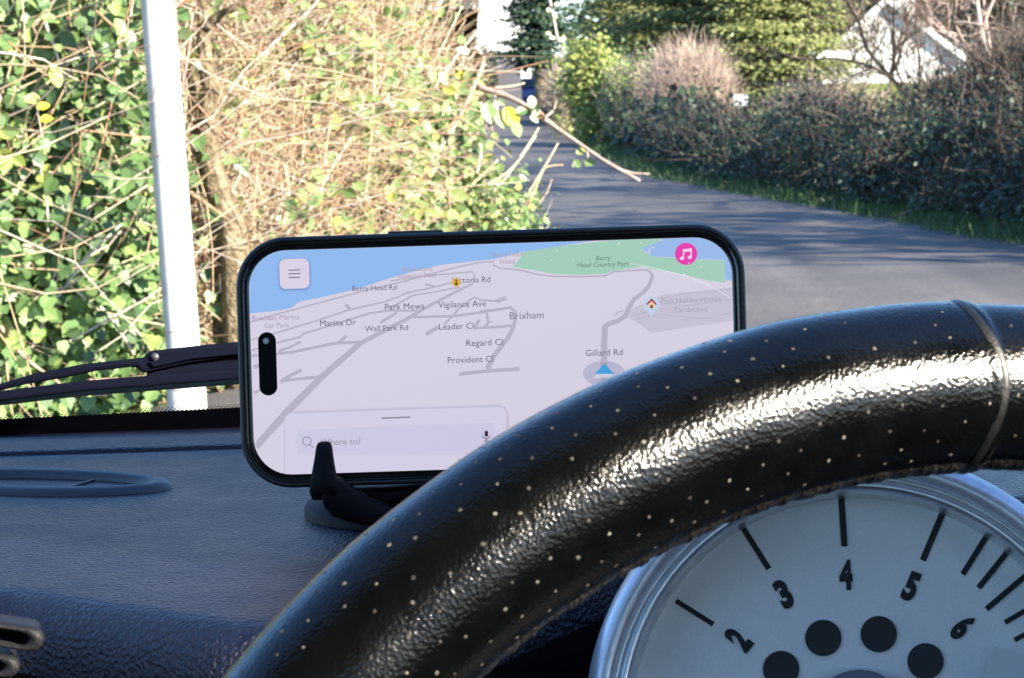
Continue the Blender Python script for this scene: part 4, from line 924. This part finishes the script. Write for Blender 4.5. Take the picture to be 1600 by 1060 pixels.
def disc(cx_, cy_, rx, ry=None, n=40): return [(cx_ + rx * math.cos(2 * math.pi * k / n), cy_ + (ry or rx) * math.sin(2 * math.pi * k / n)) for k in range(n)]
def rr_px(cx_, cy_, w_, h_, r): return [(cx_ + x, cy_ + y) for x, y in rrect(w_, h_, r, 8)]
def rot_px(pts, c, a=th): return [(c[0] + (x - c[0]) * math.cos(a) + (y - c[1]) * math.sin(a), c[1] - (x - c[0]) * math.sin(a) + (y - c[1]) * math.cos(a)) for x, y in pts]
# menu button
for k in range(4): sheet('menu_button_shadow', rot_px(rr_px(460, 429.5, 54 - 2 * k, 53 - 2 * k, 11), (460, 428)), [(144, 184, 238), (138, 176, 230), (132, 166, 222), (126, 156, 212)][k], .062 + .002 * k)
sheet('menu_button', rot_px(rr_px(460, 428, 46.5, 46.5, 9.5), (460, 428)), (224, 214, 233), .075)
for dy in (-5.7, 0, 5.7): sheet('menu_line', rot_px(rr_px(460, 428 + dy, 18.5, 1.5, .7), (460, 428)), (92, 92, 104), .08)
# music button with its note
sheet('music_button', disc(1072, 397, 17.3), (234, 62, 176), .075)
nt_ = (252, 214, 240)
for q in (disc(1065.5, 404, 3.3, 2.7, 16), disc(1077.5, 402.6, 3.3, 2.7, 16), [(1066.8, 404), (1069, 404), (1069, 391), (1066.8, 391)], [(1078.8, 402.6), (1081, 402.6), (1081, 389), (1078.8, 389)], [(1066.8, 390), (1081, 388), (1081, 392.6), (1066.8, 394.6)]):
    sheet('music_note', q, nt_, .08 + .001 * len(q) / 10)
# house pin
sheet('map_pin', [(1018 + 12.6 * math.cos(a), 475.5 + 12.6 * math.sin(a)) for a in np.linspace(rad(125), rad(415), 34)] + [(1018, 495)], (196, 214, 238), .065)
sheet('pin_house_wall', [(1012, 474), (1024, 474), (1024, 482), (1012, 482)], (232, 206, 178), .07); sheet('pin_house_roof', [(1009.5, 475.5), (1018, 466.5), (1026.5, 475.5), (1024.5, 477), (1018, 470.5), (1011.5, 477)], (172, 52, 58), .074)
sheet('pin_house_gable', [(1012.2, 476), (1018, 470.6), (1023.8, 476)], (232, 206, 178), .072); sheet('pin_house_door', [(1016, 477), (1020, 477), (1020, 482), (1016, 482)], (112, 70, 60), .076)
# own position: pale oval and blue arrow
sheet('position_halo', disc(944, 584, 33, 20), (188, 186, 212), .062)
V, Fc = rd([c2(685, 800), c2(686, 900), c2(686, 950)], 11, .064); mesh('map_road', V, Fc, lm((170, 167, 190)), scr, False, True)
sheet('arrow_base', [(928, 588), (944, 576), (960.5, 588), (962, 592), (944, 590), (926, 592)], (206, 210, 228), .068); sheet('position_arrow', [(929.5, 584.5), (943, 569.5), (945.5, 569.5), (960, 584.5)], (72, 164, 226), .072)
# round yellow icon over the road name
sheet('yellow_icon', disc(713, 441.5, 6.6), (232, 178, 62), .075); sheet('icon_mark', disc(713, 444, 2.6, 2.2, 16), (96, 66, 40), .078); sheet('icon_mark', disc(713, 439, 1.6, 2.2, 16), (120, 82, 40), .079)
# search card
CARD = [c3(*p) for p in [(275, 520), (275, 215), (283, 190), (300, 175), (330, 168), (900, 148), (1490, 131), (1515, 138), (1530, 160), (1536, 520)]]
for k, (o_, rgb) in enumerate([(5, (214, 208, 228)), (3.6, (209, 203, 224)), (2.4, (203, 198, 219)), (1.3, (197, 192, 214))]):
    sheet('card_shadow', [(446 - o_ * .6, 760), (446 - o_ * .6, 659), (449 - o_ * .5, 652 - o_ * .5), (460, 646.3 - o_), (617, 640.7 - o_), (780, 636 - o_), (787 + o_ * .5, 638 - o_ * .6), (791.5 + o_, 646), (793 + o_, 760)], rgb, .082 + .002 * k)
sheet('search_card', CARD, (216, 212, 234), .092)
sheet('search_field', [c3(*p) for p in [(345, 400), (335, 330), (350, 262), (900, 238), (1455, 222), (1475, 300), (1470, 400), (900, 405)]], (209, 205, 231), .096)
sheet('card_handle', [c3(822, 191), c3(985, 185), c3(986, 193), c3(823, 200)], (140, 136, 152), .1)
text('Where to?', 532, 690.5, 63, (150, 146, 162), .1, 'search_text')
V = []; Fc = []; n_ = 28
for r in (7.3, 5.9):
    for p in disc(479.5, 689.5, r, r, n_): s_ = S(*p); V.append((s_[0] * MM, s_[1] * MM, .1 * MM))
mesh('magnifier_ring', V, [(i, (i + 1) % n_, n_ + (i + 1) % n_, n_ + i) for i in range(n_)], lm((140, 136, 154)), scr, False, True)
sheet('magnifier_handle', [(484, 693.5), (490, 699), (489, 700), (483, 694.5)], (140, 136, 154), .1)
sheet('microphone', rr_px(760, 678, 5.4, 9.4, 2.7), (52, 46, 66), .102)
V = []; Fc = []
for i in range(15):
    a = rad(10 + 160 * i / 14)
    for r in (6.8, 5.6): s_ = S(760 + r * math.cos(a), 679.5 + r * math.sin(a)); V.append((s_[0] * MM, s_[1] * MM, .102 * MM))
mesh('microphone_cradle', V, [(2 * i, 2 * i + 1, 2 * i + 3, 2 * i + 2) for i in range(14)], lm((80, 74, 92)), scr, False, True)
sheet('microphone_stand', [(759.4, 686), (760.6, 686), (760.6, 688.8), (764.5, 688.6), (764.5, 689.9), (755.5, 690.2), (755.5, 689), (759.4, 688.9)], (80, 74, 92), .103)
# camera island: black pill cut into the screen
pill = rrect(28.0 / 5.355, 99 / 5.355, 13.9 / 5.355, 10); pu, pv = S(418.3, 568.8)
pg = mesh('camera_island', [((pu + x) * MM, (pv + y) * MM, .11 * MM) for x, y in pill], [tuple(range(44))], solid('island_black', (.003, .003, .004), .3, .04), phone, False, True)
u_, v_ = S(415.5, 533); mesh('camera_lens', [((u_ + .9 * math.cos(k)) * MM, (v_ + .9 * math.sin(k)) * MM, .12 * MM) for k in np.linspace(0, 6.28, 17)[:-1]], [tuple(range(16))], solid('lens_dark', (.01, .012, .02), .05, .8), pg, False, True)
u_, v_ = S(415.5, 533); mesh('lens_glint', [((u_ + .25 * math.cos(k)) * MM, (v_ + .25 * math.sin(k)) * MM, .13 * MM) for k in np.linspace(0, 6.28, 9)[:-1]], [tuple(range(8))], solid('lens_glint_grey', (.6, .6, .65), .2, .8), pg, False, True)  # highlight on the camera lens painted as a pale spot
# dust on the phone glass, its sun glints put in as glow
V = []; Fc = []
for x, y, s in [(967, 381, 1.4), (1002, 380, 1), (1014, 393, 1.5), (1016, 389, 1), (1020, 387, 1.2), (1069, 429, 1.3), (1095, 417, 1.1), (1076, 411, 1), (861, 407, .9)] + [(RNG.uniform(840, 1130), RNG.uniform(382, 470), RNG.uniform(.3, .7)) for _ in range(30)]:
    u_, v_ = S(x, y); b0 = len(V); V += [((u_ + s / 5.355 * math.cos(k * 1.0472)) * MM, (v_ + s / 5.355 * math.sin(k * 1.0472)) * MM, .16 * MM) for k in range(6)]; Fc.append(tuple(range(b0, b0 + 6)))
tag(mesh('dust_glint_specks', V, Fc, lm((246, 246, 252)), phone, False, True), kind='stuff')
V, Fc = rd([c2(*p) for p in [(820, 252), (900, 268), (1000, 290), (1130, 322), (1250, 368), (1330, 412), (1385, 445)]], [.4, 1.6, 1.0], .15); mesh('scratch_glint', V, Fc, lm((236, 236, 244)), phone, False, True)  # bright glint along the scratch, painted as a glowing strip

# ------------------------------------------------------------------ phone holder
hd = on_dash(655, 797)
HOLD = solid('matte_black_holder', (.006, .006, .009), .6, .14, 0, 30, 900, .15, .0004)
holder = thing('phone_holder', hd, 'black dashboard phone holder with a claw gripping the phone from below', 'phone holder')
lathe('base', [(.0, .011), (.018, .011), (.027, .0095), (.0315, .0065), (.032, .0045), (.0345, .004), (.0355, .0025), (.0355, -.004)], hd, (0, 0, 1), HOLD, holder, 64)
def loft(name, secs, m, parent):
    """secs: (centre, half width vector, half thickness vector)"""
    V = []; k = 12
    for c, a, b in secs:
        for i in range(k):
            t_ = 2 * math.pi * i / k; ct, st = math.cos(t_), math.sin(t_)
            V.append(np.asarray(c) + np.asarray(a) * math.copysign(abs(ct) ** .45, ct) + np.asarray(b) * math.copysign(abs(st) ** .45, st))
    Fc = [(s * k + i, s * k + (i + 1) % k, (s + 1) * k + (i + 1) % k, (s + 1) * k + i) for s in range(len(secs) - 1) for i in range(k)]
    Fc += [tuple(range(k))[::-1], tuple(range((len(secs) - 1) * k, len(secs) * k))]
    return mesh(name, V, Fc, m, parent, True)
px_ = 1 / 5.355 * MM
def ph(px, py, z):
    u_, v_ = S(px, py); return pc + pex * u_ * MM + pey * v_ * MM + pez * z * MM
claw = [((508, 689.5), 6, 1.2, 3.2), ((508, 691.5), 10, 1.8, 3.4), ((508, 697), 12.5, 2.2, 3.6), ((508, 715), 15, 2.6, 4), ((508, 735), 18.5, 3.0, 4.4), ((508, 752), 22, 3.4, 4.6), ((509, 768), 24, 4.2, 3.4), ((512, 780), 24, 5, -1)]
loft('claw', [(ph(x, y, z), pex * hw * px_, pez * t_ * MM) for (x, y), hw, t_, z in claw], HOLD, holder)
arm_s = [((513, 758), 17, 4.0, 3.5), ((520, 768), 26, 4.2, 2.5), ((534, 782), 28, 4.5, 0), ((562, 797), 24, 5, -3), ((600, 808), 20, 6, -6), ((655, 812), 18, 7, -9), ((720, 812), 16, 8, -12)]
loft('arm', [(ph(x, y, z), pey * hw * px_ * .9 + pex * hw * px_ * .5, pez * t_ * MM) for (x, y), hw, t_, z in arm_s], HOLD, holder)
loft('arm', [(ph(x, y, z), pey * hw * px_, pez * t_ * MM) for (x, y), hw, t_, z in [((520, 775), 10, 8, -10), ((600, 778), 16, 9, -16), ((720, 770), 18, 10, -18), ((900, 752), 18, 10, -18)]], HOLD, holder)
loft('cradle', [(ph(x, y, -13), pey * 28 * MM, pez * 1.5 * MM) for x, y in ((700, 560), (702, 560), (838, 556), (840, 556))], HOLD, holder)
loft('stem', [(ph(770, 600, -18), pex * .012, pez * .006), (ph(770, 700, -24), pex * .011, pez * .008), (hd + np.array([.02, .0, .012]), np.array([.012, 0, 0]), np.array([0, .012, 0]))], HOLD, holder)

# ------------------------------------------------------------------ tachometer
GD = .60; gc = P(1342, 1130, GD)
gaxis = unit(unit(CAM - gc) + np.array([-.0, 0, .02])); 
g1 = unit(right - (right @ gaxis) * gaxis); g2 = np.cross(gaxis, g1)
tacho = thing('tachometer', gc, 'round silver rev counter with black numerals behind the steering wheel', 'gauge')
BEZ = solid('brushed_bezel', (.62, .63, .67), 0.34, 0.5, 0.55, 300, 2500, .10, .0003)
lathe('housing', [(.0612, .0015), (.0622, .0035), (.0640, .0042), (.0662, .0030), (.0680, -.001), (.0690, -.008), (.0685, -.020), (.066, -.045), (.058, -.075), (.03, -.09), (.0, -.092)], gc, gaxis, BEZ, tacho, 128, e1=g1)
lathe('bezel_ring', [(.0570, -.0125), (.0572, -.001), (.0578, .0010), (.0588, .0018), (.0600, .0014), (.0608, .0002), (.0613, .0012)], gc, gaxis, SILVER, tacho, 128, e1=g1)
DIALM = solid('metal_flake_dial', [(.25, (.74, .72, .69)), (.5, (.82, .80, .77)), (.75, (.87, .86, .83))], 0.45, 0.5, 0.05, 3000, 4000, .3, .0002, 2)
INK = solid('black_dial_ink', (.022, .022, .024), .6, .3)
dl = lathe('dial', [(.0, -.012), (.02, -.012), (.0574, -.012)], gc, gaxis, DIALM, tacho, 96, e1=g1)
def dialp(px, py, h=-.0118):
    v = P(px, py, 1.0) - CAM; t_ = ((gc + gaxis * h - CAM) @ gaxis) / (v @ gaxis); return CAM + v * t_
def flat_on_dial(name, pts, m, h=-.0118, parent=None):
    return mesh(name, [dialp(x, y, h) for x, y in pts], [tuple(range(len(pts)))], m, parent or dl)
k1 = lambda x, y: (920 + x / 2.353, 720 + y / 2.353)
def tick(a, b, w_):
    a, b = np.array(k1(*a)), np.array(k1(*b)); t_ = unit(b - a); nn = np.array([-t_[1], t_[0]]) * w_ / 2
    flat_on_dial('tick_mark', [a + nn, b + nn, b - nn, a - nn], INK, -.0117)
for a, b, w_ in [((320, 515), (458, 602), 8), ((566, 245), (662, 398), 9), ((926, 100), (940, 316), 10), ((1310, 170), (1228, 367), 10), ((1470, 265), (1375, 418), 9), ((1535, 340), (1433, 468), 9), ((1610, 420), (1462, 546), 9), ((1660, 520), (1530, 595), 8), ((1680, 600), (1565, 660), 8), ((215, 900), (420, 870), 8)]: tick(a, b, w_)
def numeral(ch, cx_, cy_, h_px, w_px, ang):
    cu = bpy.data.curves.new('t', 'FONT'); cu.body = ch; cu.size = 1; cu.align_x = 'CENTER'; cu.align_y = 'CENTER'; cu.offset = .06; cu.resolution_u = 4
    to = bpy.data.objects.new('t', cu); COL.objects.link(to); me = bpy.data.meshes.new_from_object(to.evaluated_get(bpy.context.evaluated_depsgraph_get())); bpy.data.objects.remove(to)
    co = np.array([v.co[:] for v in me.vertices]); co = (co - (co.max(0) + co.min(0)) / 2); co[:, 0] *= w_px / np.ptp(co[:, 0]); co[:, 1] *= h_px / np.ptp(co[:, 1])
    ca, sa = math.cos(ang), math.sin(ang); Fc = [tuple(p.vertices) for p in me.polygons]
    pts = [(cx_ + x * ca - y * -sa * -1, cy_ - (x * sa + y * ca)) for x, y, _ in co]
    return mesh('numeral', [dialp(x, y, -.0116) for x, y in pts], Fc, INK, dl)
for ch, x, y, a in [('2', 550, 657, 52), ('3', 717, 490, 28), ('4', 945, 420, 2), ('5', 1185, 463, -22), ('6', 1375, 612, -47)]:
    cx_, cy_ = k1(x, y); numeral(ch, cx_, cy_, 48, 21, rad(a))
LAMP = solid('unlit_warning_lamp', (.012, .012, .012), .35, .4, 0, 60)
for x, y, r in [(862, 652, 28.5), (1066, 638, 28.5), (707, 766, 28.5), (1238, 738, 28.5), (600, 920, 28.5), (1330, 890, 28.5)]:
    cx_, cy_ = k1(x, y); flat_on_dial('warning_lamp', disc(cx_, cy_, r, r, 36), LAMP, -.0115)
hubp = dialp(1344, 1124, -.012); hs = GD / F
lathe('needle_hub', [(.0, .006), (70 * hs, .006), (77 * hs, .0045), (78 * hs, .000)], hubp, gaxis, solid('grey_hub', (.16, .165, .18), .4, .5), tacho, 64, e1=g1)
nb = MB(); q = [dialp(x, y, -.006) for x, y in [(1335, 1130), (1353, 1130), (1180, 1330), (1176, 1328)]]
nb.add(q + [p + gaxis * .001 for p in q], [(3, 2, 1, 0), (4, 5, 6, 7), (0, 1, 5, 4), (1, 2, 6, 5), (2, 3, 7, 6), (3, 0, 4, 7)]); nb.build('needle', solid('red_needle', (.5, .03, .02), .5), tacho)
mesh('lens', [gc + gaxis * .0002 + .0571 * (math.cos(a) * g1 + math.sin(a) * g2) for a in np.linspace(0, 2 * math.pi, 65)[:-1]], [tuple(range(64))], GLASS, tacho)
# steering column shroud under the gauge
loft('column', [(gc - gaxis * .085, g1 * .045, g2 * .045), (gc - gaxis * .12 + np.array([0, .02, -.05]), g1 * .06, np.array([0, .03, .04])), (gc + np.array([0, .22, -.16]), g1 * .07, np.array([0, .03, .05]))], BLACK, tacho)
# glare on the dial, put in as a small pale card
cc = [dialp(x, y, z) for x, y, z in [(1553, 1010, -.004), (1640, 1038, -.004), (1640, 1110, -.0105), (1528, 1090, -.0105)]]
card = mesh('dial_glare', cc + [p - gaxis * .0004 for p in cc], [(0, 1, 2, 3), (7, 6, 5, 4), (0, 4, 5, 1), (1, 5, 6, 2), (2, 6, 7, 3), (3, 7, 4, 0)], solid('glare_white', (.86, .87, .88), .7, .3))
tag(card, 'small painted glare patch at the lower right of the rev counter dial', 'glare patch')

# ------------------------------------------------------------------ steering wheel
wc = np.array([0.0810, 0.4131, EYE - 0.2234]); wn = unit(np.array([.28992, -.94280, .16457])); w1 = unit(np.cross([0, 0, 1.0], wn)); w2 = np.cross(wn, w1)
WR, WT = .168, .0158
sw = thing('steering_wheel', wc, 'black perforated leather steering wheel rim with pale worn pinholes', 'steering wheel')
RIML = leather('worn_black_leather', (.0012, .0015, .0017), 0.15, 1350, 0.33, 0.00025, .3, .42)
def rim_pt(phi, psi, r): 
    o_ = math.cos(phi) * w1 + math.sin(phi) * w2
    return wc + o_ * (WR + r * math.cos(psi)) + wn * r * math.sin(psi)
PHI_SEAM = None
best = 1e9
for k in range(2000):
    ph_ = rad(60 + 60 * k / 2000); p = rim_pt(ph_, rad(60), WT) - CAM; X = 800 + F * (p @ right) / (p @ fwd)
    if abs(X - 1558) < best: best = abs(X - 1558); PHI_SEAM = ph_
def rim_r(phi, psi):
    u = phi - PHI_SEAM
    r = WT * (1 + .004 * math.sin(phi * 23) + .003 * math.sin(phi * 41 + psi * 2))
    if u < 0: r -= .0005 * min(1, -u / .004)          # right of the seam the cover lies lower
    r += .0002 * math.exp(-((u - .006) / .006) ** 2)
    return r
phis = np.concatenate([np.linspace(PHI_SEAM - .35, PHI_SEAM + 1.5, 560), np.linspace(PHI_SEAM + 1.5, PHI_SEAM - .35 + 2 * math.pi, 140)[1:-1]]); NS = 56
V = [rim_pt(p_, 2 * math.pi * k / NS, rim_r(p_, 2 * math.pi * k / NS)) for p_ in phis for k in range(NS)]
n_ = len(phis); Fc = [(i * NS + k, i * NS + (k + 1) % NS, ((i + 1) % n_) * NS + (k + 1) % NS, ((i + 1) % n_) * NS + k) for i in range(n_) for k in range(NS)]
rim = mesh('rim', V, Fc, RIML, sw, True)
# worn seam strip
V = []; Fc = []
sp_ = [(.0002, .00003), (.0007, .00014), (.0013, .0001), (.0020, .00002)]
for k in range(NS):
    ps = 2 * math.pi * k / NS
    for du, dh in sp_: V.append(rim_pt(PHI_SEAM + du / WR + .0012 / WR * math.sin(ps * 3), ps, rim_r(PHI_SEAM + du / WR, ps) + dh))
Fc = [(k * 4 + j, k * 4 + j + 1, ((k + 1) % NS) * 4 + j + 1, ((k + 1) % NS) * 4 + j) for k in range(NS) for j in range(3)]
mesh('seam', V, Fc, leather('worn_seam', (.004, .0044, .005), .4, 1300, .3, .0002, .3), rim, True)
# perforations: small dusty pits, staggered rows
V = []; Fc = []
da = .0080 / WR
for i in range(-8, 33):
    for j in range(20):
        ps = rad(-50) + j * (.0038 / WT); 
        if ps > rad(245): continue
        phi = PHI_SEAM + (i + .5 * (j % 2)) * da + .0007 / WR * RNG.normal(); ps += .03 * RNG.normal()
        if abs(phi - PHI_SEAM) < .012 or RNG.random() < .07: continue
        r0_ = rim_r(phi, ps) ; rr_ = RNG.uniform(.00025, .00042); b0 = len(V)
        c = rim_pt(phi, ps, r0_); n0 = unit(c - rim_pt(phi, ps, 0.0)); t1 = unit(np.cross(n0, [.3, .2, 1])); t2 = np.cross(n0, t1)
        V.append(c + n0 * .00009)
        for k in range(6): a = k * math.pi / 3; q = rr_ * RNG.uniform(.75, 1.2); V.append(c + n0 * .00003 + q * (math.cos(a) * t1 + math.sin(a) * t2))
        Fc += [(b0, b0 + 1 + k, b0 + 1 + (k + 1) % 6) for k in range(6)]
tag(mesh('perforations', V, Fc, rand_mat('dusty_pinhole', [(0, (.02, .018, .016)), (.5, (.055, .05, .045)), (1, (.13, .12, .10))], .8, .2, 0.0), rim), kind='stuff')
# ragged stitched edge along the inside of the rim
V = []; Fc = []; q_ = np.arange(PHI_SEAM - .35, PHI_SEAM + 1.5, .0022); pr = 6
for i, p_ in enumerate(q_):
    h = .0003 + .0003 * math.sin(i * .31) * math.sin(i * .137) + .00010 * RNG.normal()
    for k in range(pr):
        ps = rad(176) - rad(26) * k / (pr - 1); V.append(rim_pt(p_, ps, rim_r(p_, ps) + max(0, h) * math.sin(math.pi * k / (pr - 1)) + (-.0003 if k in (0, pr - 1) else 0)))
Fc = [(i * pr + k, (i + 1) * pr + k, (i + 1) * pr + k + 1, i * pr + k + 1) for i in range(len(q_) - 1) for k in range(pr - 1)]
mesh('stitched_edge', V, Fc, leather('stitched_leather', (.006, .0065, .007), .4, 1000, .8, .0006, .3), rim, True)
# hub and spokes (below the picture)
hb = lathe('hub_pad', [(.0, .004), (.045, .002), (.058, -.006), (.062, -.02), (.05, -.05)], wc - wn * .012, wn, BLACK, sw, 48)
for a in (rad(8), rad(172), rad(270)):
    o_ = math.cos(a) * w1 + math.sin(a) * w2; s_ = np.cross(wn, o_)
    loft('spoke', [(wc - wn * .022 + o_ * .05, s_ * .022, wn * .006), (wc - wn * .014 + o_ * .11, s_ * .014, wn * .005), (wc + o_ * .158, s_ * .016, wn * .006)], SILVER, sw)
